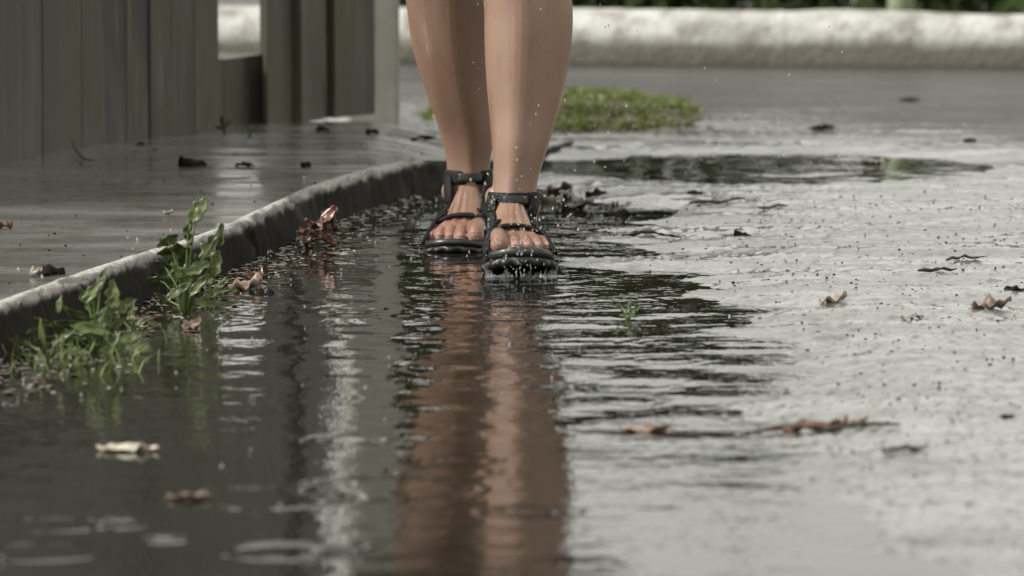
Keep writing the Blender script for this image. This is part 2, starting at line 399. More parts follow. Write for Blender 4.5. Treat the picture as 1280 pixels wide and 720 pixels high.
# ------------------------------------------------------------------ board fence on the pavement
fence = empty('board_fence', tuple(G(0, 203, KZ)))
tag(fence, 'dark weathered board fence streaked with green, standing on the pavement at left', 'fence')
def box_mesh(verts8): return [(0, 1, 2, 3), (7, 6, 5, 4), (0, 4, 5, 1), (1, 5, 6, 2), (2, 6, 7, 3), (3, 7, 4, 0)]
def board(p0, p1, z0, z1, thick, seed, mat=M_BOARD, name='board'):
    # p0, p1: base corners along the face; thickness goes away from the street
    d = (p1-p0); d.z = 0; u = d.normalized(); nb = Vector((-u.y, u.x, 0))
    if nb.x > 0: nb = -nb
    r = random.Random(seed); bm = bmesh.new(); nz = 10; rings = []
    for k in range(nz+1):
        z = z0 + (z1-z0)*k/nz; ring = []
        wob = .0015*mnoise.noise(Vector((seed, z*6, 0)))
        for (a, b) in ((.0015, 0), (0, .0015), (0, thick), (1, thick), (1, .0015), (1, 0)):
            off = (a if a in (0, 1) else 0)
            q = p0 + d*off; 
            if b == 0: q = q + u*(.0015 if off == 0 else -.0015)
            q = q + nb*b + u*wob*(1 if off else -1)
            ring.append(bm.verts.new((q.x, q.y, z + (r.uniform(-.002, .002) if k == nz else 0))))
        rings.append(ring)
    for k in range(nz):
        for j in range(6):
            bm.faces.new((rings[k][j], rings[k][(j+1) % 6], rings[k+1][(j+1) % 6], rings[k+1][j]))
    bm.faces.new(rings[-1]); bm.faces.new(rings[0][::-1])
    bmesh.ops.recalc_face_normals(bm, faces=bm.faces)
    me = bpy.data.meshes.new(name); bm.to_mesh(me); bm.free()
    o = link(name, me, mat, None, False); o.parent = fence; o.matrix_parent_inverse = Matrix.Translation(-fence.location)
    return o
# (x0, x1) picture columns of each board, base row interpolated along the fence foot
def foot(px): return float(np.interp(px, [-200, 0, 60, 130, 200, 270, 330, 400, 470], [262, 203, 191, 180, 172, 163, 154, 143, 136]))
cols = [-190, -150, -112, -76, -40, -6, 28, 54, 76, 104, 130, 160, 188, 215, 244, 274]
for k in range(len(cols)-1):
    a, b = G(cols[k], foot(cols[k]), KZ), G(cols[k+1]-.5, foot(cols[k+1]), KZ)
    off = Vector((-1, .2, 0))*rnd.uniform(-.0015, .0025)
    board(a+off, b+off, KZ-.01, 1.16+rnd.uniform(-.03, .03), .028, k)
nail_me = None
for k in range(0, len(cols)-1):
    for z in (.455, .985):
        x = (cols[k]+cols[k+1])/2; p_ = G(x, foot(x), KZ)
        bm = bmesh.new(); bmesh.ops.create_uvsphere(bm, u_segments=8, v_segments=4, radius=.004)
        if nail_me is None: nail_me = bpy.data.meshes.new('nail'); bm.to_mesh(nail_me); nail_me.materials.append(M_TWIG)
        bm.free(); o = bpy.data.objects.new('nail', nail_me); S.collection.objects.link(o); o.parent = fence
        o.location = Vector((p_.x+.002, p_.y-.002, z))-fence.location
# low block filling the gap
for k, (x0, x1) in enumerate([(275, 302), (302.5, 352)]):
    a, b = G(x0, foot(x0), KZ), G(x1, foot(x1), KZ); off = Vector((-.035, .01, 0))
    board(a+off, b+off, KZ-.01, .182, .11, 40+k)
for k, (x0, x1, up, o) in enumerate([(335, 350, 1.15, .0), (351, 374, 1.13, .012), (375, 402, 1.15, -.004), (403, 418, 1.12, .014), (419, 445, .335, .0), (446, 471, .33, .003)]):
    a, b = G(x0, foot(x0), KZ), G(x1, foot(x1), KZ); off = Vector((-1, .3, 0))*o
    board(a+off, b+off, KZ-.01, up, .010 if k == 0 else .03, 60+k)
for k, (x0, x1) in enumerate([(275, 301), (302, 334)]):
    a, b = G(x0, foot(x0), KZ), G(x1, foot(x1), KZ); board(a, b, .318, 1.14+.02*k, .028, 50+k)
a, b = G(-190, foot(-190), KZ), G(274, foot(274), KZ); off = Vector((-.034, .014, 0))
for z in (.42, .95):
    board(a+off, b+off, z, z+.09, .035, 90, name='rail')

# pale square post behind the fence end
def rbox(name, c, sx, sy, z0, z1, rot, mat, bev=.008, parent=None, seg=2, noise_amp=0.):
    bm = bmesh.new(); bmesh.ops.create_cube(bm, size=1)
    bmesh.ops.scale(bm, vec=(sx, sy, z1-z0), verts=bm.verts)
    bmesh.ops.bevel(bm, geom=bm.edges[:]+bm.verts[:], offset=bev, segments=seg, affect='EDGES', profile=.5)
    bmesh.ops.rotate(bm, matrix=Matrix.Rotation(rot, 3, 'Z'), verts=bm.verts)
    bmesh.ops.translate(bm, vec=(c[0], c[1], (z0+z1)/2), verts=bm.verts)
    me = bpy.data.meshes.new(name); bm.to_mesh(me); bm.free(); return link(name, me, mat, parent, False)
pc = V(462, 100, 11.28)
post = rbox('gate_post', (pc.x, 11.28), .112, .11, -.02, 1.55, R(8), M_POST, .012)
tag(post, 'pale square concrete post standing just behind the end of the board fence', 'post')

# ------------------------------------------------------------------ low whitewashed barrier across the road end
barrier = empty('low_barrier', (0, 13.9, 0))
tag(barrier, 'long low whitewashed concrete barrier with rounded top across the far end of the road', 'barrier')
def bar_y(X): return 13.88 - .16*(X-.1)
prof = [(-.085, -.03), (-.088, .02), (-.084, .06), (-.074, .095), (-.052, .124), (-.02, .140), (.02, .142), (.055, .128), (.08, .10), (.09, .05), (.09, -.03)]
bx = [-6, -4.1, -2.2, -.95, .675, 2.4, 4.3, 6.2]
for k in range(len(bx)-1):
    x0, x1 = bx[k]+.0006, bx[k+1]-.0006; n = 60; vs = []; m = len(prof)
    r = random.Random(k+3); dz = [.003, 0, .002, .001, -.001, .002, .0][k]; dy = r.uniform(-.002, .002)
    for i in range(n+1):
        X = x0+(x1-x0)*i/n; e = .0 if i in (0, n) else 0
        for j, (a, z) in enumerate(prof):
            q = mnoise.fractal(Vector((X*3, j*.35, 5)), 1, 2, 4)*.012
            vs.append((X, bar_y(X)+dy+a*(1-e*6)+q*.8, z*(1-e*3)+(dz+q*.7 if z > 0 else 0)))
    F = [(i*m+j, i*m+j+1, (i+1)*m+j+1, (i+1)*m+j) for i in range(n) for j in range(m-1)]
    c0 = len(vs); vs += vs[:m] + vs[n*m:(n+1)*m]
    F += [tuple(c0+j for j in range(m)), tuple(c0+m+j for j in range(m))[::-1]]
    o = obj('barrier_block', vs, F, M_WHITE); o.parent = barrier; o.matrix_parent_inverse = Matrix.Translation(-barrier.location)

# ------------------------------------------------------------------ foliage: leaf clouds
def leaf_cloud(name, pts, size, mat, seed, parent=None, up=.3):
    r = np.random.RandomState(seed); n = len(pts); pts = np.array(pts)
    d = r.normal(size=(n, 3)); d[:, 2] = d[:, 2]*.7 + up; d /= np.linalg.norm(d, axis=1)[:, None]
    s = np.cross(d, r.normal(size=(n, 3))); s /= np.linalg.norm(s, axis=1)[:, None]
    L = (size*r.uniform(.6, 1.3, n))[:, None]; W = L*.32
    nrm = np.cross(d, s)
    v = np.stack([pts, pts+d*L*.45+s*W+nrm*L*.06, pts+d*L-nrm*L*.1, pts+d*L*.45-s*W+nrm*L*.06], 1).reshape(-1, 3).astype(np.float32)
    f = (np.arange(n)[:, None]*4+np.arange(4)[None]).astype(np.int32)
    me = grid_mesh(name, v, f); return link(name, me, mat, parent)
def blob_pts(r, c, rad, n, lump=.25):
    p = r.normal(size=(n, 3)); p /= np.linalg.norm(p, axis=1)[:, None]
    k = 1 + lump*np.sin(p[:, 0]*5+c[0]*7)*np.cos(p[:, 2]*6+c[1]) + lump*.6*np.sin(p[:, 1]*9+p[:, 2]*7)
    q = (r.uniform(0.15, 1, n)**.45*k)[:, None]
    return np.array(c) + p*q*np.array(rad)
def tube(pts, rad, mat, name, parent=None, seg=7):
    vs = []; F = []; n = len(pts)
    for i, p in enumerate(pts):
        p = Vector(p); t = (Vector(pts[min(i+1, n-1)])-Vector(pts[max(i-1, 0)])).normalized()
        a = t.orthogonal().normalized() if abs(t.z) < .99 else Vector((1, 0, 0)); b = t.cross(a).normalized(); a = b.cross(t)
        for k in range(seg):
            q = 6.28318*k/seg; vs.append(p+(a*math.cos(q)+b*math.sin(q))*rad[i])
    for i in range(n-1):
        for k in range(seg): F.append((i*seg+k, i*seg+(k+1) % seg, (i+1)*seg+(k+1) % seg, (i+1)*seg+k))
    F.append(tuple(range(seg))[::-1]); F.append(tuple((n-1)*seg+k for k in range(seg)))
    o = obj(name, vs, F, mat)
    if parent: o.parent = parent; o.matrix_parent_inverse = Matrix.Translation(-parent.location)
    return o
rr = np.random.RandomState(12)
pts = []
for k in range(14):
    X = -.1 + k*.52; pts.append(blob_pts(rr, (X, 16.2+rr.uniform(-.2, .2), .20+rr.uniform(-.03, .05)), (.42, .40, .30), 1500))
hedge = empty('hedge', (0, 16.2, 0)); tag(hedge, 'dark green low hedge running behind the whitewashed barrier', 'hedge')
o = leaf_cloud('foliage', np.vstack(pts), .034, M_HEDGE, 3); o.parent = hedge; o.matrix_parent_inverse = Matrix.Translation(-hedge.location)
o['kind'] = 'stuff'
o = leaf_cloud('inner_foliage', np.vstack([p_[::3] for p_ in pts]), .11, M_HEDGE, 4); o.parent = hedge; o.matrix_parent_inverse = Matrix.Translation(-hedge.location); o['kind'] = 'stuff'
# rough grass bank behind the barrier
gp = np.stack([rr.uniform(-.4, 7, 6000), rr.uniform(14.2, 15.9, 6000), np.zeros(6000)+.0], -1)
tag(leaf_cloud('grass', gp, .10, M_HEDGE, 5, up=1.4), 'dark grass between the whitewashed barrier and the hedge', 'grass', kind='stuff')

def tree(name, x, y, h0, blobs, label, lsize, tr, seed, mat=M_HEDGE, bark=M_BARK, n=900):
    t = empty(name, (x, y, 0)); tag(t, label, 'tree', 'trees beyond the barrier' if 'shrub' not in name else None)
    r = np.random.RandomState(seed)
    tube([(x, y, -.05), (x+.01, y, h0*.4), (x-.015, y, h0*.75), (x, y, h0)], [tr*1.15, tr, tr*.85, tr*.6], bark, 'trunk', t, 10)
    for b in blobs[:5]:
        tube([(x, y, h0*.8), ((x+b[0])/2, (y+b[1])/2, (h0*.8+b[2])/2+.05), (b[0], b[1], b[2])], [tr*.45, tr*.3, tr*.12], bark, 'limb', t, 6)
    P = np.vstack([blob_pts(r, b[:3], (b[3],)*3, n) for b in blobs])
    o = leaf_cloud('crown', P, lsize, mat, seed+1); o.parent = t; o.matrix_parent_inverse = Matrix.Translation(-t.location)
    return t
# pale green sapling stem seen just above the barrier
tp = V(1125, 10, 15.0)
sap = empty('sapling', (tp.x, 15, 0)); tag(sap, 'pale green sapling stem standing behind the whitewashed barrier at right', 'sapling')
tube([(tp.x, 15, -.05), (tp.x+.004, 15, .12), (tp.x-.004, 15, .30), (tp.x, 15, .42)], [.042, .036, .033, .028], M_BARK, 'stem', sap, 10)
o = leaf_cloud('leaves', blob_pts(rr, (tp.x, 15, .46), (.09, .09, .06), 60), .06, M_HEDGE, 8); o.parent = sap; o.matrix_parent_inverse = Matrix.Translation(-sap.location)

# bushy trees whose crowns the puddle mirrors
def bush(x, y, top, wdt, seed, label, lo=.3):
    r = np.random.RandomState(seed); bl = []
    for k in range(9):
        bl.append((x+r.uniform(-1, 1)*wdt*.6, y+r.uniform(-.6, .6), lo+wdt*.42+(top*.87-lo-wdt*.42)*k/8, wdt*.42))
    bl.append((x-wdt*.15, y, top*.85, wdt*.3)); bl.append((x+wdt*.2, y-.1, top*.62, wdt*.36))
    return tree('bushy_tree', x, y, top*.6, bl, label, .13, .05, seed, bark=M_TWIG, n=650)
bush(-.14, 21.5, 2.2, .28, 53, 'dark bushy tree beyond the barrier, mirrored in the puddle beneath the legs')
bush(-.42, 22, 2.35, .30, 57, 'narrow dark tree beyond the barrier, hidden behind the rear leg', 1.05)
bush(.54, 20.5, 1.72, .44, 55, 'rounded bushy tree beyond the barrier, mirrored in the puddle right of the legs', .95)

# ------------------------------------------------------------------ grass
def blades(name, spots, hmin, hmax, wd, mat, seed, lean=.5, parent=None):
    r = random.Random(seed); vs = []; F = []
    for (x, y, z) in spots:
        a = r.uniform(0, 6.28); h = r.uniform(hmin, hmax); ln = h*r.uniform(.1, lean); u = Vector((math.cos(a), math.sin(a), 0)); s = Vector((-u.y, u.x, 0))*wd*r.uniform(.6, 1.2)
        p = Vector((x, y, z)); b = len(vs)
        q1 = p+u*ln*.3+Vector((0, 0, h*.55)); q2 = p+u*ln+Vector((0, 0, h*r.uniform(.75, 1)))
        vs += [p-s, p+s, q1+s*.8, q1-s*.8, q2]; F += [(b, b+1, b+2, b+3), (b+3, b+2, b+4)]
    return obj(name, vs, F, mat, parent)
# verge: a low earth mound with grass, right of the legs and reaching back behind them
rs = random.Random(5)
M_SOIL = mat_simple('dark_soil', (.05, .035, .022), (.10, .07, .045), 60, .7, .8, .01)
vc = (.115, 11.75)
def verge_h(x, y):
    q = ((x-vc[0])/.33)**2 + ((y-vc[1])/.72)**2
    return max(-.02, .036*(1-q)) + .010*mnoise.noise(Vector((x*14, y*8, 2)))
vs = []; F = []; nx, ny = 70, 70
for j in range(ny):
    for i in range(nx):
        x = -.50+1.02*i/(nx-1); y = 10.9+1.7*j/(ny-1); vs.append((x, y, verge_h(x, y)))
F = [(j*nx+i, j*nx+i+1, (j+1)*nx+i+1, (j+1)*nx+i) for j in range(ny-1) for i in range(nx-1)]
tag(obj('verge', vs, F, M_SOIL), kind='structure')
sp_ = []
while len(sp_) < 9500:
    x, y = rs.uniform(-.46, .47), rs.uniform(11.0, 12.5); z = verge_h(x, y)
    if z > .006 and (mnoise.noise(Vector((x*11, y*6, 5))) > -.25+.9*max(0, .6-z/.03)*rs.random()): sp_.append((x, y, z-.004))
tag(blades('grass', sp_, .010, .030, .0022, M_GRASS, 9, 1.2), 'bright green grass patch on the verge behind the legs', 'grass', kind='stuff')

M_DUFF = mat_leaf('verge_litter', (.06, .042, .028), (.17, .12, .08))
# ------------------------------------------------------------------ leaf shapes
def leaf_mesh(L, W, curl, cup, seed, lobes=0., nx=11, ny=6, crumple=.12):
    vs = []; F = []
    for i in range(nx+1):
        t = i/nx; w = W*.5*(math.sin(math.pi*min(1, t**.75))**.8)*(1+lobes*math.cos(t*17+seed)) + .0004
        ang = curl*(t-.2)
        for j in range(ny+1):
            s = (j/ny*2-1)
            x = (t-.5)*L; y = s*w*(1-.25*cup*abs(s)); z = cup*W*.28*s*s + curl*L*.22*(t-.4)**2
            nz = mnoise.noise(Vector((x/L*4+seed*3.1, y/W*3, seed)))*crumple*W
            vs.append((x, y, z+nz))
    m = ny+1
    F = [(i*m+j, (i+1)*m+j, (i+1)*m+j+1, i*m+j+1) for i in range(nx) for j in range(ny)]
    return vs, F
def leaf_obj(name, L, W, curl, cup, seed, mat, lobes=.0, crumple=.12, thick=.0006):
    vs, F = leaf_mesh(L, W, curl, cup, seed, lobes, crumple=crumple)
    o = obj(name, vs, F, mat); md = o.modifiers.new('thickness', 'SOLIDIFY'); md.thickness = thick; return o
def surf_z(x, y):
    if x < float(kerb_x(y)) and y < WALK_END: return KZ
    if x < float(kerb_x(y)): return KZ
    return max(0.0, float(road_h(np.array([x]), np.array([y]))[0]))

# every fallen leaf one can pick out: px, py, length px, W/L, curl, cup, yaw, tilt, material, name, label
LEAVES = [
 (1028, 168, 42, .62, 1.2, .9, 10, 0, M_LDARK, 'fallen_leaf', 'black curled leaf on the pale band of road, well right of the green grass'),
 (1142, 132, 38, .5, .6, .5, -10, 0, M_LDARK, 'fallen_leaf', 'dark flattened leaf farthest back on the road at right, nearest the barrier'),
 (1092, 204, 34, .6, .4, .4, 20, 0, M_LPALE, 'fallen_leaf', 'greyish leaf lying in the far shallow puddle at right'),
 (868, 250, 19, .8, 1.1, .8, 0, 0, M_LDARK, 'fallen_leaf', 'small black leaf scrap behind the dark twig, right of the legs'),
 (929, 301, 24, .7, 1.1, .9, 15, 0, M_LDARK, 'fallen_leaf', 'small black crumpled leaf alone on the wet road, mid right'),
 (1042, 384, 40, .7, 1.0, .8, 25, 12, M_LPALE, 'fallen_leaf', 'cream dead leaf with one tip standing up on the wet road at right'),
 (1240, 397, 50, .62, .7, .7, -8, 5, M_LPINK, 'fallen_leaf', 'pinkish brown leaf by the right edge of the road'),
 (1272, 371, 34, .5, .5, .5, 0, 0, M_LDARK, 'fallen_leaf', 'black scrap of leaf touching the right edge of the road'),
 (1140, 409, 30, .6, .3, .3, 10, 0, M_GRIT, 'fallen_leaf', 'flat grey leaf on the road between the cream leaf and the pinkish one'),
 (1020, 545, 84, .5, .8, .8, 8, 6, M_LBROWN, 'fallen_leaf', 'large brown folded leaf lying on its twig at lower right'),
 (1070, 541, 40, .6, .9, .7, -35, 14, M_LPALE, 'fallen_leaf', 'pale curled leaf against the right end of the large brown leaf'),
 (1261, 533, 20, .8, 1.1, .9, 30, 0, M_LDARK, 'fallen_leaf', 'small black lump of leaf near the lower right edge'),
 (806, 538, 66, .55, .2, .2, 0, 0, M_LPINK, 'fallen_leaf', 'pink leaf lying flat at the edge of the puddle right of the mirrored legs'),
 (866, 384, 20, .7, 1.2, .9, 0, 0, M_LDARK, 'fallen_leaf', 'small black leaf at the puddle edge beside the green sprig'),
 (160, 564, 78, .42, .35, .4, -5, 0, M_LPALE, 'fallen_leaf', 'cream leaf floating on the dark puddle at lower left'),
 (236, 624, 58, .45, .5, .5, 12, 0, M_LPINK, 'fallen_leaf', 'pinkish leaf floating below the cream one, with a ripple behind it'),
 (241, 411, 34, .7, .8, .8, 60, 10, M_LPINK, 'fallen_leaf', 'small pale pink leaf standing in the water by the weeds'),
 (186, 404, 34, .7, .8, .8, 20, 0, M_LRUST, 'fallen_leaf', 'dark red leaf in the water between the two weeds'),
 (308, 362, 46, .7, 1., .9, 25, 8, M_LPINK, 'fallen_leaf', 'pinkish curled leaf in the water right of the tall weed'),
 (318, 348, 40, .7, .9, .9, 70, 12, M_LBROWN, 'fallen_leaf', 'brown leaf leaning behind the pinkish curled leaf by the kerb'),
 (330, 366, 26, .7, 1., .9, 0, 0, M_LDARK, 'fallen_leaf', 'black leaf scrap tucked under the pinkish curled leaf'),
 (722, 262, 40, .6, .9, .8, 0, 6, M_LBROWN, 'fallen_leaf', 'brown leaf in the litter just right of the front sandal'),
 (745, 246, 36, .6, .9, .8, 40, 10, M_LDARK, 'fallen_leaf', 'dark leaf standing in the litter behind the front leg'),
 (700, 240, 36, .6, .9, .8, -30, 10, M_LBROWN, 'fallen_leaf', 'reddish leaf closest to the front ankle in the litter'),
 (775, 268, 42, .5, .5, .5, 5, 0, M_LDARK, 'fallen_leaf', 'flat dark leaf at the right end of the litter behind the feet'),
 (690, 252, 26, .7, 1., .9, 10, 0, M_LPALE, 'fallen_leaf', 'small pale leaf in the litter against the front ankle'),
 (885, 206, 28, .6, .6, .6, 0, 0, M_LPALE, 'fallen_leaf', 'pale leaf on the left side of the far shallow puddle'),
 (1212, 184, 16, .7, .9, .9, 0, 0, M_LDARK, 'fallen_leaf', 'tiny black leaf beyond the far puddle near the right edge'),
]
WALKLEAVES = [
 (241, 206, 36, .75, 1.1, 1., 0, 0, M_LDARK, 'fallen_leaf', 'largest black curled leaf on the pavement, below the fence'),
 (60, 340, 40, .65, .9, .8, 10, 6, M_LDARK, 'fallen_leaf', 'black leaf near the kerb edge at far left'),
 (46, 342, 22, .8, .9, .9, 60, 12, M_LPALE, 'fallen_leaf', 'white leaf scrap against the black leaf at far left of the pavement'),
 (382, 206, 13, .9, 1., 1., 0, 0, M_LDARK, 'fallen_leaf', 'small black leaf standing alone in the middle of the pavement'),
 (404, 162, 18, .8, 1., .9, 0, 0, M_LDARK, 'fallen_leaf', 'black leaf on the pavement close under the fence boards'),
 (465, 165, 17, .8, .8, .9, 0, 0, M_LDARK, 'fallen_leaf', 'black leaf on the pavement in front of the fence end'),
 (306, 206, 24, .5, .4, .4, 0, 0, M_LDARK, 'fallen_leaf', 'flat dark leaf on the pavement between two black ones'),
 (528, 173, 30, .5, .5, .5, -5, 0, M_LDARK, 'fallen_leaf', 'dark leaf on the pavement just left of the rear leg'),
 (176, 181, 12, .8, 1., .9, 0, 0, M_LDARK, 'fallen_leaf', 'tiny dark leaf at the foot of the fence'),
 (4, 284, 24, .7, .8, .9, 0, 0, M_LBROWN, 'fallen_leaf', 'brown leaf cut by the left edge on the pavement'),
 (210, 268, 12, .9, .8, .9, 0, 0, M_LPALE, 'fallen_leaf', 'small pale leaf scrap alone on the dark wet pavement'),
]
def lay(L, z, k):
    px, py, lp, wl, curl, cup, yaw, tilt, mat, name, label = L
    p = G(px, py, z); ln = lp*p.y/FPX
    if mat is M_LDARK: cup *= -1.9; curl *= -1.5; wl *= .85; tilt = tilt+rnd.uniform(-9, 9)
    zz = surf_z(p.x, p.y) if z == 0 else z
    o = leaf_obj(name, ln, ln*wl, curl, cup, k+1, mat, .16, .42)
    o.location = (p.x, p.y, zz+.0015+ln*.04*abs(curl)*.2 + (ln*wl*.13*abs(cup) if cup < 0 else 0)); o.rotation_euler = (0, R(-tilt), R(yaw))
    tag(o, label, 'leaf')
for k, L in enumerate(LEAVES): lay(L, 0, k)
for k, L in enumerate(WALKLEAVES): lay(L, KZ, k+60)

# rusty leaf heap against the kerb
heap = empty('leaf_heap', tuple(G(400, 310))); tag(heap, 'rusty orange clump of wet leaves against the kerb', 'leaves')
hb = heap.location
for k in range(13):
    o = leaf_obj('leaf', .036*rnd.uniform(.7, 1.2), .024, rnd.uniform(.5, 1.2), rnd.uniform(.4, 1), 100+k, rnd.choice([M_LRUST, M_LRUST, M_LBROWN]), .15, .3)
    o.parent = heap; o.location = (rnd.uniform(-.030, .026), rnd.uniform(-.02, .05), .006+.0042*k*rnd.uniform(.6, 1)); o.rotation_euler = (R(rnd.uniform(-50, 50)), R(rnd.uniform(-60, 60)), rnd.uniform(0, 6))

# twigs
TW = [((862, 262), (932, 259), .003, 'straight dark twig on the road right of the legs'), ((948, 270), (985, 266), .0025, 'short dark twig right of the straight one, mid road'),
      ((1148, 351), (1196, 348), .003, 'dark twig on the road behind the grey leaf at right'), ((1182, 332), (1230, 331), .0025, 'thin twig farther back at the right edge'),
      ((940, 546), (1125, 546), .0035, 'long bent twig beneath the large brown leaf'), ((778, 299), (852, 302), .003, 'dark twig on the wet road right of the front sandal'),
      ((1105, 580), (1160, 578), .003, 'broken twig on the smooth road at lower right')]
for a, b, r, lab in TW:
    p, q = G(*a), G(*b); pts = []
    for k in range(7):
        s = p.lerp(q, k/6); pts.append((s.x, s.y+rnd.uniform(-.012, .012), surf_z(s.x, s.y)+r*.9+rnd.uniform(0, .003)))
    o = tube(pts, [r*.6, r, r*.9, r, r*.8, r*.7, r*.4], M_TWIG, 'twig', None, 6); tag(o, lab, 'twig')
p, q = G(90, 190, KZ), G(104, 201, KZ)
o = tube([(p.x, p.y, KZ+.02), (p.x+.004, p.y, KZ+.008), (q.x, q.y, KZ+.003), (q.x+.02, q.y-.02, KZ+.002)], [.0012, .0018, .002, .001], M_TWIG, 'twig', None, 6)
tag(o, 'thin curved twig leaning at the foot of the fence at left', 'twig')

# ------------------------------------------------------------------ weeds at the kerb
def weed(px, py, label, leaves, seed, h=.07, name='weed', z=0, sc=1., gr=None):
    base = G(px, py, z); t = empty(name, tuple(base)); tag(t, label, 'plant', gr); r = random.Random(seed)
    def st(pts, rad): return tube([tuple(base+Vector(p)) for p in pts], rad, M_STEM, 'stem', t, 6)
    for (dx, dz, L, W, yaw, pit, lob) in leaves:          # dx, dz in pixels from the base; L in px
        s = base.y/FPX; x, zz = dx*s, -dz*s; dy = r.uniform(-.02, .02)
        st([(x*.08, 0, -.004), (x*.35, dy*.4, zz*.55), (x*.8, dy*.8, zz*.92), (x, dy, zz)], [.0016, .0014, .0011, .0008])
        o = leaf_obj('leaf', L*s*.9, W*s*.72, r.uniform(-.7, -.3), r.uniform(.15, .4), r.randint(0, 999), M_GREEN, lob+.12, .30, .0005)
        o.parent = t; o.location = (x, dy, zz)
        rot = Matrix.Rotation(R(yaw), 4, 'Y') @ Matrix.Rotation(R(pit), 4, 'X')
        o.rotation_euler = rot.to_euler()
    return t
# leaf: dx, dz(up is negative), length, width, in-plane angle, tilt to viewer
weed(232, 392, 'taller broad-leaved green weed growing from the gutter, reaching over the kerb', [
   (18, -132, 44, 30, -62, 62, .12), (-14, -78, 50, 34, 172, 60, .15), (30, -82, 46, 30, -60, 66, .15), (38, -62, 40, 30, -75, 60, .15),
   (-30, -60, 30, 20, 200, 55, .1), (8, -70, 34, 24, -100, 60, .1), (-8, -30, 46, 16, -35, 65, .05), (18, -38, 40, 16, -50, 65, .05), (-26, -16, 36, 16, 210, 60, .05), (34, -26, 30, 18, -20, 60, .1), (-4, -52, 40, 22, -140, 55, .1), (4, -100, 30, 18, -110, 60, .1), (44, -98, 34, 20, -85, 60, .1), (-22, -92, 34, 22, 150, 60, .12), (14, -58, 44, 26, -20, 60, .12), (-34, -40, 34, 18, 190, 60, .1), (26, -14, 36, 18, 10, 55, .1), (6, -112, 26, 14, -75, 60, .1)], 3)
weed(120, 440, 'bushy green weed lower left in the gutter beside the kerb', [
   (-2, -78, 44, 20, -48, 65, .1), (24, -74, 42, 30, -95, 60, .15), (-22, -48, 40, 18, -160, 60, .05), (12, -50, 44, 18, -30, 66, .1), (-44, -62, 26, 12, -80, 60, 0),
   (30, -40, 46, 20, -50, 62, .1), (-4, -30, 60, 22, 10, 55, .1), (-40, -22, 52, 16, -150, 60, .05), (44, -18, 44, 24, -20, 55, .15), (4, -14, 54, 24, 30, 50, .15), (-70, -14, 50, 14, 160, 60, 0), (20, -8, 52, 26, -60, 50, .15), (-20, -10, 50, 22, 190, 50, .15), (8, -92, 34, 20, -70, 60, .12), (-12, -66, 40, 22, -120, 60, .12), (36, -58, 40, 24, -30, 60, .15), (-30, -34, 50, 20, -170, 60, .1), (10, -34, 56, 26, -10, 55, .15), (-58, -36, 46, 12, -160, 65, 0), (56, -6, 40, 20, 0, 50, .1)], 8)
weed(212, 368, 'small green weed tucked between the two larger weeds', [(0, -30, 34, 18, -60, 60, .1), (14, -22, 34, 16, -20, 60, .1), (-12, -20, 30, 16, -140, 60, .1)], 13)
weed(22, 430, 'thin green weed at the left edge standing in the gutter', [(4, -42, 30, 8, -80, 70, 0), (-10, -20, 50, 9, -160, 70, 0), (16, -16, 52, 9, -20, 70, 0), (0, -8, 46, 10, 20, 60, 0)], 14)
weed(785, 398, 'tiny pale green sprig poking out of the puddle right of the legs', [(-8, -12, 22, 7, -130, 60, 0), (2, -16, 24, 7, -85, 60, 0), (10, -10, 24, 8, -40, 60, 0), (0, -5, 26, 10, 0, 50, 0), (-12, -4, 22, 8, 190, 50, 0)], 15, name='sprig')
weed(281, 166, 'tiny dark green weed at the foot of the fence below the gap', [(-3, -16, 16, 9, -100, 60, .1), (4, -12, 16, 8, -50, 60, .1), (-6, -6, 16, 8, 190, 60, 0)], 16, z=KZ)
weed(312, 170, 'second tiny weed at the foot of the fence, just right of the first', [(-2, -12, 14, 8, -110, 60, .1), (4, -8, 14, 7, -40, 60, .1)], 17, z=KZ)
weed(165, 415, 'low ragged weed trailing between the bushy weed and the broad-leaved one', [(-20, -18, 26, 10, -150, 60, .1), (0, -26, 28, 12, -80, 60, .1), (16, -16, 28, 12, -30, 60, .1), (30, -10, 24, 10, 10, 60, .1), (-8, -8, 30, 12, 200, 50, .1)], 33)
weed(262, 372, 'low ragged weed at the right foot of the broad-leaved one', [(-16, -20, 26, 12, -140, 60, .1), (4, -30, 28, 13, -80, 60, .1), (18, -20, 28, 12, -40, 60, .1), (26, -8, 24, 10, 0, 60, .1)], 34)
weed(60, 448, 'straggly weed nearest the camera at the left edge of the puddle', [(-30, -18, 44, 9, -160, 60, 0), (-6, -34, 40, 9, -100, 60, 0), (20, -26, 44, 10, -35, 60, 0), (34, -8, 46, 10, 0, 60, 0), (-40, -4, 40, 8, 180, 60, 0)], 35)
sp_ = []
for k in range(110):
    px, py = rs.gauss(90, 60), rs.uniform(425, 470); p = G(px, py)
    if p.x > float(kerb_x(p.y))+.01: sp_.append((p.x, p.y, -.004))
tag(blades('gutter_grass', sp_, .012, .045, .0014, M_GREEN, 22, 1.6), 'thin green grass growing in the gutter around the lower weed', 'grass', kind='stuff')
sp_ = []
for k in range(160):
    px = rs.uniform(480, 535); py = rs.uniform(124, 137); p = G(px, py, KZ-.01); sp_.append((p.x, p.y, KZ-.02))

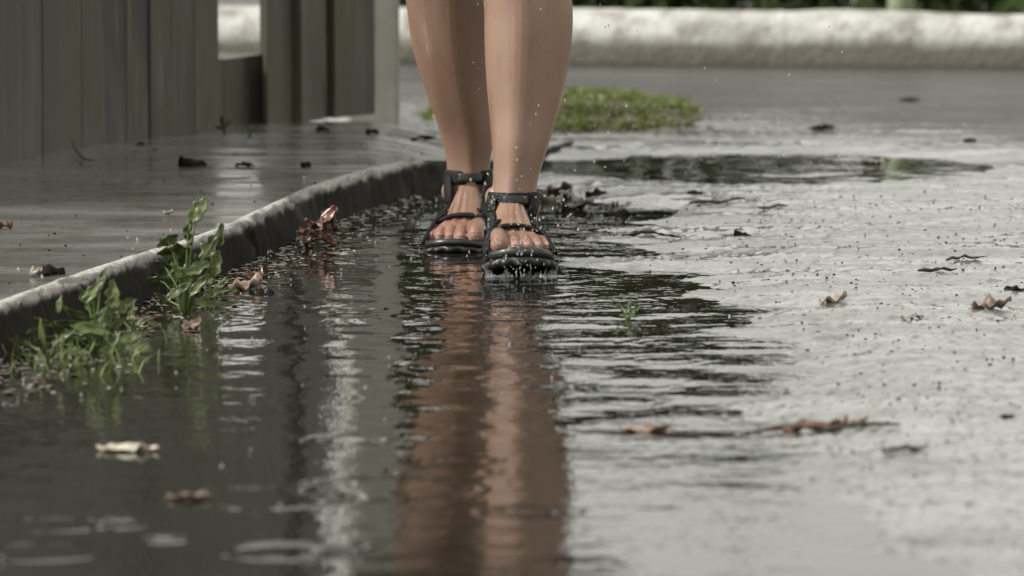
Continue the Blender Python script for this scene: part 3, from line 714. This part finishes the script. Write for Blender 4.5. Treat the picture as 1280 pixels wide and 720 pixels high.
# ------------------------------------------------------------------ litter and grit (uncountable)
def chips(name, spots, smin, smax, mat, seed, flat=.35):
    r = random.Random(seed); vs = []; F = []
    for (x, y, z) in spots:
        s = r.uniform(smin, smax); b = len(vs); a = r.uniform(0, 6.28)
        for q in ((1, 0, 0), (.3, .9, .1), (-.8, .5, -.1), (-.7, -.6, .1), (.4, -.8, 0)):
            k = r.uniform(.6, 1.2); vs.append((x+s*k*(q[0]*math.cos(a)-q[1]*math.sin(a)), y+s*k*(q[0]*math.sin(a)+q[1]*math.cos(a)), z+s*flat*r.uniform(0, 1)))
        vs.append((x, y, z+s*flat*r.uniform(.8, 2))); vs.append((x, y, z-.002))
        for i in range(5): F += [(b+i, b+(i+1) % 5, b+5), (b+(i+1) % 5, b+i, b+6)]
    return obj(name, vs, F, mat, None, False)
g1, g2, g3, g4 = [], [], [], []
for k in range(1000):
    D = rs.uniform(6.2, 9.5); x = float(kerb_x(D)) + .012 + abs(rs.gauss(0, .055))*(1 if D > 7.2 else 1.5); (g1 if k % 2 else g2).append((x, D, .001))
for k in range(2000):
    D = rs.uniform(4.9, 9.5); x = rs.uniform(.1, 1.0); h = surf_z(x, D)
    if h > .0015: (g3 if rs.random() < .62 else g4).append((x, D, h))
for k in range(200):
    p = G(rs.gauss(730, 38), rs.gauss(256, 11)); g3.append((p.x, p.y, .002))
for k in range(120):
    D = rs.uniform(7, 10.4); x = float(kerb_x(D)) - rs.uniform(.02, .6); g3.append((x, D, KZ))
g5 = []
for k in range(420):
    x, y = rs.uniform(-.1, .47), rs.uniform(11.02, 11.6); z = verge_h(x, y)
    if z > .002 or rs.random() < .25: g5.append((x, y, max(z, .004)+.006))
tag(chips('verge_litter', g5, .003, .012, M_DUFF, 6, .3), 'brown leaf bits caught in the front edge of the grass patch', 'litter', kind='stuff')
tag(chips('pale_litter', g1, .0012, .0048, M_LPALE, 1, .2), 'pale bits of leaf litter in the gutter', 'litter', kind='stuff')
tag(chips('brown_litter', g2, .002, .010, M_DUFF, 2, .15), 'brown bits of leaf litter in the gutter', 'litter', kind='stuff')
tag(chips('dark_grit', g3, .0010, .0034, M_LDARK, 3), 'dark grit scattered on the wet road', 'grit', kind='stuff')
tag(chips('pale_grit', g4, .0012, .0036, M_GRIT, 4), 'pale grit scattered on the wet road', 'grit', kind='stuff')

# ------------------------------------------------------------------ person
person = empty('person', (-.04, 8.3, 0))
tag(person, 'person walking toward the viewer with bare wet legs in black strapped sandals', 'person')
def adopt(o, parent=person):
    o.parent = parent; return o
def P_(o, root=person):
    o.parent = root; o.matrix_parent_inverse = Matrix.Translation(-root.location); return o

bmv, bmf = [], []
def loft(rings, cap=True):
    """rings: list of lists of points, equal length; appended to the body soup"""
    b = len(bmv); n = len(rings[0])
    for r_ in rings: bmv.extend([tuple(p) for p in r_])
    for i in range(len(rings)-1):
        for j in range(n): bmf.append((b+i*n+j, b+i*n+(j+1) % n, b+(i+1)*n+(j+1) % n, b+(i+1)*n+j))
    if cap:
        bmf.append(tuple(b+j for j in range(n))[::-1]); bmf.append(tuple(b+(len(rings)-1)*n+j for j in range(n)))
def ell(c, a, bf, bb, n=28, tilt=0, flat=0., ridge=None):
    out = []
    for k in range(n):
        q = 2*math.pi*k/n; cx, sy = math.cos(q), math.sin(q)
        r_ = bf if sy < 0 else bb
        y = sy*r_
        if ridge: dq = (math.degrees(q)-270-ridge[0]+180) % 360-180; y -= r_*ridge[1]*math.exp(-(dq/26)**2)
        out.append(Vector((c[0]+a*cx, c[1]+y, c[2]+tilt*y)))
    return out
def sphere(c, r, sc=(1, 1, 1), n=12, mat4=None):
    rings = []
    for i in range(1, n):
        th = math.pi*i/n; rings.append([Vector((math.sin(th)*math.cos(6.28318*k/16)*r*sc[0], math.sin(th)*math.sin(6.28318*k/16)*r*sc[1], -math.cos(th)*r*sc[2])) for k in range(16)])
    rings = [[(mat4 @ p if mat4 else p)+Vector(c) for p in q] for q in rings]; loft(rings)
def capsule(pts, rads, n=14, flat=1.):
    rings = []; m = len(pts); pts = [Vector(p) for p in pts]
    def fr(t):
        up = Vector((0, 0, 1)) if abs(t.z) < .9 else Vector((0, 1, 0)); a = t.cross(up).normalized(); return a, a.cross(t).normalized()
    t0 = (pts[1]-pts[0]).normalized(); t1 = (pts[-1]-pts[-2]).normalized()
    def ring(c, t, r):
        a, b = fr(t); return [c+(a*math.cos(6.28318*k/n)+b*math.sin(6.28318*k/n)*flat)*r for k in range(n)]
    for q in (80, 50, 25): rings.append(ring(pts[0]-t0*rads[0]*math.sin(R(q)), t0, rads[0]*math.cos(R(q))))
    for i in range(m):
        t = (pts[min(i+1, m-1)]-pts[max(i-1, 0)]).normalized(); rings.append(ring(pts[i], t, rads[i]))
    for q in (25, 50, 80): rings.append(ring(pts[-1]+t1*rads[-1]*math.sin(R(q)), t1, rads[-1]*math.cos(R(q))))
    loft(rings)

# legs: silhouette edges per picture row at the leg's own distance
def interp_rows(rows, n):
    rows = sorted(rows); ys = [r_[0] for r_ in rows]; out = []
    for k in range(n):
        y = ys[-1]+(ys[0]-ys[-1])*k/(n-1)
        out.append([y]+[float(np.interp(y, ys, [r_[c] for r_ in rows])) for c in range(1, len(rows[0]))])
    for _ in range(6):
        out = [out[0]]+[[out[i][0]]+[(out[i-1][c]+2*out[i][c]+out[i+1][c])/4 for c in range(1, len(out[i]))] for i in range(1, n-1)]+[out[-1]]
    return out
FROWS = [  # row, left, right, distance, depth front, depth back
 (262, 611, 671, 8.135, .036, .045), (250, 613, 670, 8.135, .033, .040), (238, 616, 669, 8.137, .031, .036), (220, 617, 673, 8.14, .031, .036), (200, 617, 680, 8.145, .033, .040), (175, 614, 688, 8.15, .036, .047),
 (150, 612, 695, 8.16, .039, .055), (125, 610, 702, 8.165, .042, .064), (100, 608, 708, 8.17, .045, .070), (70, 606, 713, 8.175, .047, .075), (40, 605, 716, 8.18, .049, .077), (10, 606, 717, 8.185, .050, .074), (-20, 602, 712, 8.19, .051, .068), (-60, 591, 700, 8.20, .055, .060), (-100, 586, 696, 8.205, .060, .060)]
RROWS = [
 (232, 556, 612, 8.565, .036, .045), (222, 559, 612, 8.563, .033, .040), (210, 560, 612, 8.56, .031, .036), (195, 558, 612, 8.555, .031, .036), (175, 553, 620, 8.55, .034, .041), (150, 545, 617, 8.54, .038, .050),
 (125, 536, 615, 8.53, .042, .060), (100, 527, 614, 8.52, .045, .068), (75, 519, 614, 8.51, .048, .074), (50, 513, 615, 8.50, .050, .076), (25, 510, 616, 8.49, .051, .075), (0, 508, 617, 8.48, .052, .070), (-30, 500, 609, 8.47, .053, .064), (-70, 490, 605, 8.46, .057, .060), (-105, 487, 605, 8.45, .060, .060)]
def leg(rows, hip, med):
    rings = []; L = interp_rows(rows, 46)
    for (y, xl, xr, D, bf, bb) in L:
        a, b = V(xl, y, D), V(xr, y, D); rings.append(ell(((a.x+b.x)/2, D, a.z), (b.x-a.x)/2, bf, bb, 40, ridge=(med*12, .2)))
    kx, kz = rings[-1][0], rings[-1][0].z; c = sum(rings[-1], Vector())/len(rings[-1])
    for t in (.15, .3, .5, .7, .85, 1.):
        q = c.lerp(hip, t); rings.append(ell(q, .061+.024*t, .062+.018*t, .062+.030*t, 40))
    loft(rings); return c
KF = leg(FROWS, Vector((.055, 8.36, .86)), -1); KR = leg(RROWS, Vector((-.135, 8.42, .86)), 1)

# feet
class Foot:
    L = .245
    def __init__(s, heel, yaw, pitch, med, sole_t, zlift):
        s.m = Matrix.Translation(Vector((heel[0], heel[1], zlift))) @ Matrix.Rotation(yaw, 4, 'Z') @ Matrix.Rotation(pitch, 4, 'X')
        s.med = med; s.sole_t = sole_t       # local: -Y forward, X sideways, Z up
    ls = [-.004, .008, .03, .06, .09, .12, .15, .175, .195, .205]
    hw = [.016, .025, .0305, .031, .0315, .035, .0415, .0455, .0455, .040]
    tp = [.040, .060, .070, .082, .078, .062, .046, .033, .025, .018]
    def dims(s, l): return float(np.interp(l, s.ls, s.hw)), float(np.interp(l, s.ls, s.tp))
    def cx(s, l): return s.med*(.004*math.sin(l/.2*3.1) if l < .2 else 0)
    def surf(s, l, ang, off=0.):
        hw, tp = s.dims(l); hw += off; tp += off; c = math.cos(ang); q = math.sin(ang)
        # arched cross-section, higher toward the medial side
        x = hw*math.copysign(abs(c)**.8, c)
        z = s.sole_t + tp*max(0, q)**.85*(1+.10*s.med*c*(1 if l < .17 else 0))
        return s.m @ Vector((s.cx(l)+x, -l, z))
    def build(s):
        rings = []
        for l in np.linspace(-.004, .205, 24):
            ring = []
            for k in range(20): ring.append(s.surf(l, math.pi*k/19))
            hw, tp = s.dims(l)
            for k in range(1, 8):
                t = 1-2*k/8; ring.append(s.m @ Vector((s.cx(l)-hw*.9*t*1.0 if False else s.cx(l)-hw*t, -l, s.sole_t-.004*(1-t*t))))
            rings.append(ring)
        loft(rings)
        T = [(.031, .0132, .244, .0), (.0085, .0086, .243, .003), (-.0085, .0081, .235, .003), (-.0245, .0078, .224, .002), (-.0385, .0076, .210, .001)]
        s.toes = []
        for w_, r_, tip, lift in T:
            x = s.med*w_; z = s.sole_t + r_*.92
            capsule([s.m @ Vector((x*.93, -.178, z+.012)), s.m @ Vector((x, -(tip-.032), z+.010)), s.m @ Vector((x*1.02, -(tip-.017), z+.006+lift*.5)), s.m @ Vector((x*1.03, -(tip-r_), z))], [r_*.95, r_*.92, r_*.90, r_], 14)
            s.toes.append((s.m @ Vector((x*1.03, -(tip-r_*.72), z+r_*.72)), r_))
        for w0, w1 in ((.006, .029), (.002, .009), (-.003, -.007), (-.008, -.021)):   # tendons over the instep
            pts_ = []
            for l in (.085, .11, .135, .16, .182):
                x = s.med*(w0+(w1-w0)*(l-.085)/.097); hw, tp = s.dims(l); pts_.append(s.m @ Vector((x, -l, s.sole_t+tp*max(.2, 1-(x/hw)**2)**.42-.0012)))
            capsule(pts_, [.0022, .003, .003, .0032, .0034], 8)
        # heel and ankle bones
        sphere(s.m @ Vector((0, -.022, s.sole_t+.028)), .030, (.95, 1, 1))
        sphere(s.m @ Vector((s.med*.030, -.058, s.sole_t+.078)), .014, (.8, 1, 1.1)); sphere(s.m @ Vector((-s.med*.031, -.050, s.sole_t+.066)), .014, (.8, 1, 1.1))
fa = V(641, 262, 8.135); ra = V(585, 232, 8.56)
YF, YR = R(4), R(-6)
foot_f = Foot((fa.x - math.sin(YF)*.055, 8.135+.055), YF, R(-3.6), -1, .028, -.009)
foot_r = Foot((ra.x - math.sin(YR)*.055, 8.56+.055), YR, R(0), 1, .022, -.010)
foot_f.build(); foot_r.build()
# ankles run down into the feet
for ft, rows in ((foot_f, FROWS), (foot_r, RROWS)):
    y, xl, xr, D, bf, bb = rows[0]; a, b = V(xl, y, D), V(xr, y, D); c = Vector(((a.x+b.x)/2, D, a.z))
    hw = (b.x-a.x)/2
    loft([ell(c+Vector((0, 0, .012)), hw, bf, bb), ell(c, hw, bf, bb), ell(c+Vector((0, .0, -.02)), hw*1.02, bf*1.15, bb*1.05), ell(c+Vector((0, -.003, -.045)), hw*.98, bf*1.25, bb)])

# hips, torso, arms, head (out of the picture, they cast the shade on the legs)
HX = -.04
tors = [(.80, .16, .10, .11), (.88, .165, .105, .12), (.96, .155, .10, .115), (1.05, .13, .09, .09), (1.15, .135, .095, .09), (1.28, .155, .10, .10), (1.38, .165, .085, .09), (1.44, .10, .06, .07), (1.48, .055, .05, .055), (1.56, .05, .05, .052)]
loft([ell((HX, 8.40, z), a, b, c) for z, a, b, c in tors])
sphere((HX, 8.385, 1.66), .085, (.88, 1.08, 1.28), 16)
for sx, dy in ((-1, -.16), (1, .14)):
    sh = Vector((HX+sx*.165, 8.40, 1.40)); elb = sh+Vector((sx*.05, dy*.35, -.29)); wr_ = elb+Vector((sx*.01, dy-.05, -.24))
    capsule([sh, sh.lerp(elb, .5), elb, elb.lerp(wr_, .35), wr_], [.045, .040, .034, .034, .024])
    d = (wr_-elb).normalized(); pal = wr_+d*.055; capsule([wr_, pal, pal+d*.03], [.024, .030, .032], 12, .6)
    for k, (w_, ln) in enumerate(((-.027, .062), (-.009, .074), (.009, .069), (.026, .055))):
        b0 = pal+d*.03+Vector((0, w_, 0)); b1 = b0+d*ln*.5; b2 = b1+(d+Vector((-sx*.5, 0, 0))).normalized()*ln*.5
        capsule([b0, b1, b2], [.0095, .0088, .0078], 10)
    capsule([wr_+d*.02+Vector((0, -.022, 0)), wr_+d*.055+Vector((-sx*.01, -.045, 0)), wr_+d*.085+Vector((-sx*.015, -.05, 0))], [.012, .011, .009], 10)
for sx in (-1, 1):
    sphere((HX+sx*.078, 8.39, 1.655), .02, (.5, .9, 1.5), 8)
capsule([(HX, 8.30, 1.675), (HX, 8.285, 1.645)], [.009, .014], 10)
body = obj('body', bmv, bmf, M_SKIN)
md = body.modifiers.new('weld', 'REMESH'); md.mode = 'VOXEL'; md.voxel_size = .0020; md.use_smooth_shade = True
md = body.modifiers.new('smooth', 'SMOOTH'); md.factor = .5; md.iterations = 3
P_(body)
# hair, shirt, and an added skirt, out of view, that shades the rear leg
n0 = (bmv, bmf)
def garment(name, rings, mat, th=.004):
    vs = [p for r_ in rings for p in r_]; n = len(rings[0])
    F = [(i*n+j, i*n+(j+1) % n, (i+1)*n+(j+1) % n, (i+1)*n+j) for i in range(len(rings)-1) for j in range(n)]
    o = obj(name, vs, F, mat); m_ = o.modifiers.new('t', 'SOLIDIFY'); m_.thickness = th; P_(o); return o
def fold(c, a, b, z, amp, k=9):
    return [Vector((c[0]+(a+amp*math.sin(k*q+z*5))*math.cos(q), c[1]+(b+amp*math.sin(k*q+z*5))*math.sin(q), z)) for q in [6.28318*i/96 for i in range(96)]]
garment('unseen_skirt', [fold((HX, 8.40), .17, .13, 1.0, 0), fold((HX, 8.40), .185, .15, .88, .003), fold((HX, 8.37), .195, .20, .74, .010), fold((HX, 8.36), .205, .255, .62, .014), [Vector((p.x, p.y, .53-.10*(p.y-8.36))) for p in fold((HX, 8.37), .215, .29, .545, .016)]], M_CLOTH)
garment('shirt', [fold((HX, 8.40), .178, .128, .93, .004), fold((HX, 8.40), .150, .110, 1.05, .003), fold((HX, 8.40), .155, .112, 1.15, .003), fold((HX, 8.40), .172, .118, 1.28, .003), fold((HX, 8.40), .182, .105, 1.39, .002), fold((HX, 8.40), .115, .075, 1.455, .0), fold((HX, 8.40), .075, .068, 1.475, .0)], M_SHIRT)
garment('hair', [fold((HX, 8.395+.01*k), .084*q, .100*q, 1.66+.112*math.sin(R(a)), .002, 15) for k, (a, q) in enumerate(((89, .06), (70, .40), (50, .70), (30, .93), (12, 1.04)))], M_HAIR, .008)

# toenails
for ft in (foot_f, foot_r):
    for c, r_ in ft.toes:
        vs = []
        for i in range(5):
            for j in range(5):
                u, v_ = (i/4-.5)*2, (j/4-.5)*2
                vs.append((u*r_*.62, v_*r_*.6, -.35*r_*(u*u)*.62-.0*v_))
        F = [(i*5+j, (i+1)*5+j, (i+1)*5+j+1, i*5+j+1) for i in range(4) for j in range(4)]
        o = obj('toenail', vs, F, None)
        o.matrix_world = Matrix.Translation(c+Vector((0, -.0006, .0022))) @ Matrix.Rotation(R(32), 4, 'X')
        o.data.materials.append(bpy.data.materials.get('toenail') or mat_simple('toenail', (.30, .17, .14), (.36, .22, .18), 60, .35))
        md = o.modifiers.new('t', 'SOLIDIFY'); md.thickness = .0008
        loc = o.matrix_world.copy(); o.parent = person; o.matrix_parent_inverse = Matrix.Translation(-person.location)

# ------------------------------------------------------------------ sandals
def ribbon(name, P, N, width, thick, mat, parent, closed=False):
    """band swept along P with outward normals N"""
    n = len(P); vs = []; F = []; prof = [(-.5, .25), (-.46, .85), (-.3, 1), (.3, 1), (.46, .85), (.5, .25), (.5, 0), (-.5, 0)]; m = len(prof)
    for i in range(n):
        a = P[(i+1) % n if closed else min(i+1, n-1)]; b = P[(i-1) % n if closed else max(i-1, 0)]
        t = (a-b).normalized(); nn = (N[i]-t*N[i].dot(t)).normalized(); s = t.cross(nn)
        w_ = width if not callable(width) else width(i/(n-1))
        for (u, h) in prof: vs.append(P[i]+s*u*w_+nn*h*thick)
    for i in range(n if closed else n-1):
        for j in range(m): F.append((i*m+j, i*m+(j+1) % m, ((i+1) % n)*m+(j+1) % m, ((i+1) % n)*m+j))
    if not closed: F.append(tuple(range(m))[::-1]); F.append(tuple((n-1)*m+j for j in range(m)))
    me = bpy.data.meshes.new(name); me.from_pydata([tuple(v) for v in vs], [], F)
    bm = bmesh.new(); bm.from_mesh(me); bmesh.ops.recalc_face_normals(bm, faces=bm.faces); bm.to_mesh(me); bm.free()
    o = link(name, me, mat); P_(o, parent); o.matrix_parent_inverse = parent.matrix_parent_inverse.copy() if False else Matrix.Identity(4)
    return o
def sandal(ft, rows, label, M_WEB):
    # parts live in world coordinates under the sole
    outline = []
    lw = [(-.012, .012), (-.008, .026), (.005, .034), (.03, .0375), (.07, .036), (.11, .038), (.15, .0455), (.185, .051), (.21, .050), (.232, .043), (.248, .030), (.256, .013)]
    left = [(ft.med*.0+ (w_*(1.0)), l) for l, w_ in lw]; right = [(-w_, l) for l, w_ in lw][::-1]
    pts2 = left+right
    def solid(name, z0, z1, grow, mat, n=3, tread=False):
        vs = []; F = []; N = len(pts2)
        dense = []
        for i in range(N):
            a, b = pts2[i], pts2[(i+1) % N]
            for k in range(6): dense.append((a[0]+(b[0]-a[0])*k/6, a[1]+(b[1]-a[1])*k/6))
        for _ in range(3): dense = [((dense[i-1][0]+2*dense[i][0]+dense[(i+1) % len(dense)][0])/4, (dense[i-1][1]+2*dense[i][1]+dense[(i+1) % len(dense)][1])/4) for i in range(len(dense))]
        M_ = len(dense); lv = [(z0, -.004), (z0+.002, 0), (z0+(z1-z0)*.5, .0012), (z1-.002, 0), (z1, -.003)]
        for z, g in lv:
            for i, (x, l) in enumerate(dense):
                rr_ = math.hypot(x, l-.12); q = grow+g
                if tread and z < z1-.003: q += .0022*(1 if (i//3) % 2 else -1)
                rise = .006*max(0, (l-.2)/.05)**2 + .003*math.cos(l*26)
                vs.append(ft.m @ Vector((x*(1+q/.04), -(l+(l-.12)*q/.12), z+rise*(1 if l > .2 else .4))))
        for k in range(len(lv)-1):
            for i in range(M_): F.append((k*M_+i, k*M_+(i+1) % M_, (k+1)*M_+(i+1) % M_, (k+1)*M_+i))
        F.append(tuple(range(M_))[::-1]); F.append(tuple((len(lv)-1)*M_+i for i in range(M_)))
        return obj(name, vs, F, mat)
    mid = solid('sandal', ft.sole_t*.48, ft.sole_t-.0005, 0, M_FOAM); P_(mid); mid['label'] = label
    out = solid('outsole', 0, ft.sole_t*.5, .001, M_RUB, tread=True); out.parent = mid
    OFF = .0012
    def over(l0, l1, lm, a0=0., a1=math.pi, n=26):
        P = []; N = []
        for k in range(n):
            t = k/(n-1); ang = a0+(a1-a0)*t; l = l0*(1-t)**2+2*lm*t*(1-t)+l1*t*t
            p = ft.surf(l, ang, OFF); q = ft.surf(l, ang, OFF+.004); P.append(p); N.append((q-p).normalized() if (q-p).length > 1e-5 else Vector((0, 0, 1)))
        return P, N
    def side(l0, a0, l1, a1, n=14):
        P = []; N = []
        for k in range(n):
            t = k/(n-1); p = ft.surf(l0+(l1-l0)*t, a0+(a1-a0)*t, OFF+.0008); c = ft.m @ Vector((ft.cx(.1), -(l0+(l1-l0)*t), ft.sole_t+.01)); P.append(p); N.append((p-c).normalized())
        return P, N
    P, N = over(.172, .172, .164); ribbon('instep_strap', P, N, .025 if M_WEB is M_GLINT else .021, .0045, M_WEB, mid)
    P, N = over(.150, .150, .140, .0, .35*math.pi)   # low side anchors
    ribbon('side_strap', P, N, .014, .003, M_WEB, mid)
    P, N = over(.150, .150, .140, math.pi, .65*math.pi)
    ribbon('side_strap', P, N, .014, .003, M_WEB, mid)
    for a0, a1 in ((.26*math.pi, .20*math.pi), (.74*math.pi, .80*math.pi)):
        P, N = side(.165, a0, .085, a1); ribbon('side_strap', P, N, .015, .0045, M_WEB, mid)
    for a in (.10*math.pi, .90*math.pi):
        P, N = side(.085, a*1. if a < 1 else a, .03, .12*math.pi if a < 1 else .88*math.pi); ribbon('side_strap', P, N, .013, .003, M_WEB, mid)
    # toe loops: from the instep strap down to the front corners of the sole
    for sx in (-1, 1):
        P = []; N = []
        for k in range(12):
            t = k/11; l = .172+.050*t; x = sx*(.034+.0135*math.sin(t*1.5)); z = ft.sole_t + .030*(1-t)**1.3 + .001
            P.append(ft.m @ Vector((x, -l, z))); N.append((ft.m.to_3x3() @ Vector((sx, -.3, .5))).normalized())
        ribbon('toe_strap', P, N, .014, .0045, M_WEB, mid)
    # ankle strap: padded ring about the leg
    rows_s = sorted(rows); ys_ = [r_[0] for r_ in rows_s]; yc = rows[1][0]+1
    def at(y):
        v_ = [float(np.interp(y, ys_, [r_[c] for r_ in rows_s])) for c in range(1, 6)]; a, b = V(v_[0], y, v_[2]), V(v_[1], y, v_[2]); return (a.x+b.x)/2, v_[2], a.z, (b.x-a.x)/2, v_[3], v_[4]
    cx, cy, cz, hw, bf, bb = at(yc)
    P = []; N = []
    for k in range(48):
        q = 6.28318*k/48; c_, s_ = math.cos(q), math.sin(q); r_ = (bf if s_ < 0 else bb)+.0022
        P.append(Vector((cx+(hw+.0022)*c_, cy+r_*s_, cz+.003-.10*r_*s_*(-1) - .004*math.sin(q*1)))); N.append(Vector((c_, s_, .12)).normalized())
    ribbon('ankle_strap', P, N, .022, .0034, M_WEB, mid, closed=True)
    # buckle tab
    P2 = [P[k]+N[k]*.0048 for k in range(33, 41)]; ribbon('strap_tab', P2, [N[k] for k in range(33, 41)], .013, .003, M_RUB, mid)
    # connectors from the ankle ring down to the instep sides
    for k0, a1 in ((44, .22*math.pi), (28, .78*math.pi)):
        A = P[k0]; B = ft.surf(.095, a1, .002); pp = []; nn = []
        for i in range(10):
            t = i/9; pp.append(A.lerp(B, t)+Vector((0, -.006*math.sin(t*3.14), .001))); nn.append(Vector(((1 if a1 < 1.5 else -1)*.7, -.6, .25)).normalized())
        ribbon('side_strap', pp, nn, .017, .0045, M_WEB, mid)
    for k0, a1 in ((8, .06*math.pi), (16, .94*math.pi)):
        A = P[k0]; B = ft.surf(.03, a1, .002); ribbon('heel_strap', [A.lerp(B, i/7)+Vector((0, .004*math.sin(i/7*3.14), 0)) for i in range(8)], [Vector((math.copysign(1, A.x-cx), .3, 0)).normalized()]*8, .014, .0034, M_WEB, mid)
sandal(foot_f, FROWS, 'wet black strapped sandal on the front foot, splashing', M_GLINT)
sandal(foot_r, RROWS, 'black strapped sandal on the rear foot, flat in the water', M_WEB)
# everything above was modelled in world space: keep it there under the person
for o in list(S.objects):
    if o.parent and o.parent.name.startswith('sandal'): o.matrix_parent_inverse = Matrix.Identity(4)

# ------------------------------------------------------------------ splash and drops
def drops(name, L, label, parent=None):
    ico = bmesh.new(); bmesh.ops.create_icosphere(ico, subdivisions=1, radius=1); bv = [v_.co.copy() for v_ in ico.verts]; bf_ = [[v_.index for v_ in f_.verts] for f_ in ico.faces]; ico.free()
    vs = []; F = []
    for (p, r_, st) in L:
        b = len(vs); d = Vector((rs.uniform(-.4, .4), rs.uniform(-.4, .4), 1)).normalized(); rot = d.to_track_quat('Z', 'Y')
        for v_ in bv: vs.append(Vector(p)+rot @ Vector((v_.x*r_, v_.y*r_, v_.z*r_*st)))
        F += [tuple(b+i for i in f_) for f_ in bf_]
    o = obj(name, vs, F, M_DROP); tag(o, label, 'water drops', kind='stuff'); return o
L = []
for k in range(95):     # thrown up round the front foot
    x = rs.gauss(645, 34); y = rs.gauss(300, 48); L.append((V(x, min(y, 345), 7.93-abs(rs.gauss(0, .05))), rs.uniform(.0007, .0021), rs.uniform(1, 1.6)))
for k in range(50):
    x = rs.uniform(590, 800); y = rs.uniform(0, 300); L.append((V(x, y, rs.uniform(7.7, 8.3)), rs.uniform(.0007, .0018), rs.uniform(1, 1.8)))
for k in range(26):
    x = rs.uniform(700, 1100); y = rs.uniform(0, 220); L.append((V(x, y, rs.uniform(7.6, 9)), rs.uniform(.0006, .0016), rs.uniform(1, 2)))
drops('splash_drops', L, 'bright drops of water thrown up around the legs')
L = []
for k in range(34):      # low splash under the front toes
    x = rs.gauss(648, 34); p = V(x, rs.uniform(300, 356), 7.925-rs.uniform(0, .03)); p.z = max(p.z, .002)
    L.append((p, rs.uniform(.0005, .0022), rs.uniform(1., 3)))
for k in range(90):     # rain hitting the gutter and pavement edge
    D_ = rs.uniform(6.3, 9.6); x = float(kerb_x(D_))+rs.uniform(-.1, .30); z = (KZ if x < float(kerb_x(D_)) else 0)
    L.append((Vector((x, D_, z+abs(rs.gauss(0, .006)))), rs.uniform(.0007, .0022), rs.uniform(.8, 2)))
for k in range(60):
    D_ = rs.uniform(5, 8.4); L.append((Vector((rs.uniform(-.5, .3), D_, abs(rs.gauss(0, .003)))), rs.uniform(.0007, .002), rs.uniform(.6, 1.6)))
def sheet(cx, cy, rad, a0, a1, h, seed):
    r = random.Random(seed); n = 46; vs = []; F = []
    for i in range(n+1):
        a = a0+(a1-a0)*i/n; e = math.sin(math.pi*i/n)**.5
        pk = 1.3*h*e*(.12+1.3*abs(mnoise.noise(Vector((i*.21, seed*1.7, 0)))))*(1+.5*mnoise.noise(Vector((i*.9, seed, 3))))
        for k in range(4):
            t = k/3; rr_ = rad+.35*pk*t*t+.002*mnoise.noise(Vector((i*.5, k, seed)))
            vs.append((cx+rr_*math.cos(a), cy-rr_*math.sin(a)*.8, .0005+pk*t))
    for i in range(n):
        for k in range(3): F.append((i*4+k, (i+1)*4+k, (i+1)*4+k+1, i*4+k+1))
    return vs, F
tip = foot_f.m @ Vector((0, -.21, 0)); vs = []; F = []
for q, (rd, a0, a1, h) in enumerate(((.046, .25, .9, .017), (.049, 1.1, 1.6, .013), (.047, 1.75, 2.2, .017), (.051, 2.4, 2.9, .016), (.060, .5, 1.0, .014), (.064, 1.9, 2.5, .011), (.054, .85, 1.25, .018), (.050, -.4, .2, .02))):
    v_, f_ = sheet(tip.x, tip.y, rd, a0, a1, h, q*7+2); b = len(vs); vs += v_; F += [tuple(b+i for i in ff) for ff in f_]
o = obj('water_splash', vs, F, M_DROP); md = o.modifiers.new('t', 'SOLIDIFY'); md.thickness = .0009; o.modifiers.new('s', 'SUBSURF').render_levels = 1
tag(o, 'ragged splash of water thrown up by the toe of the front sandal', 'water splash', kind='stuff')
drops('surface_splashes', L, 'small splashes leaping from the puddle and under the front sandal')
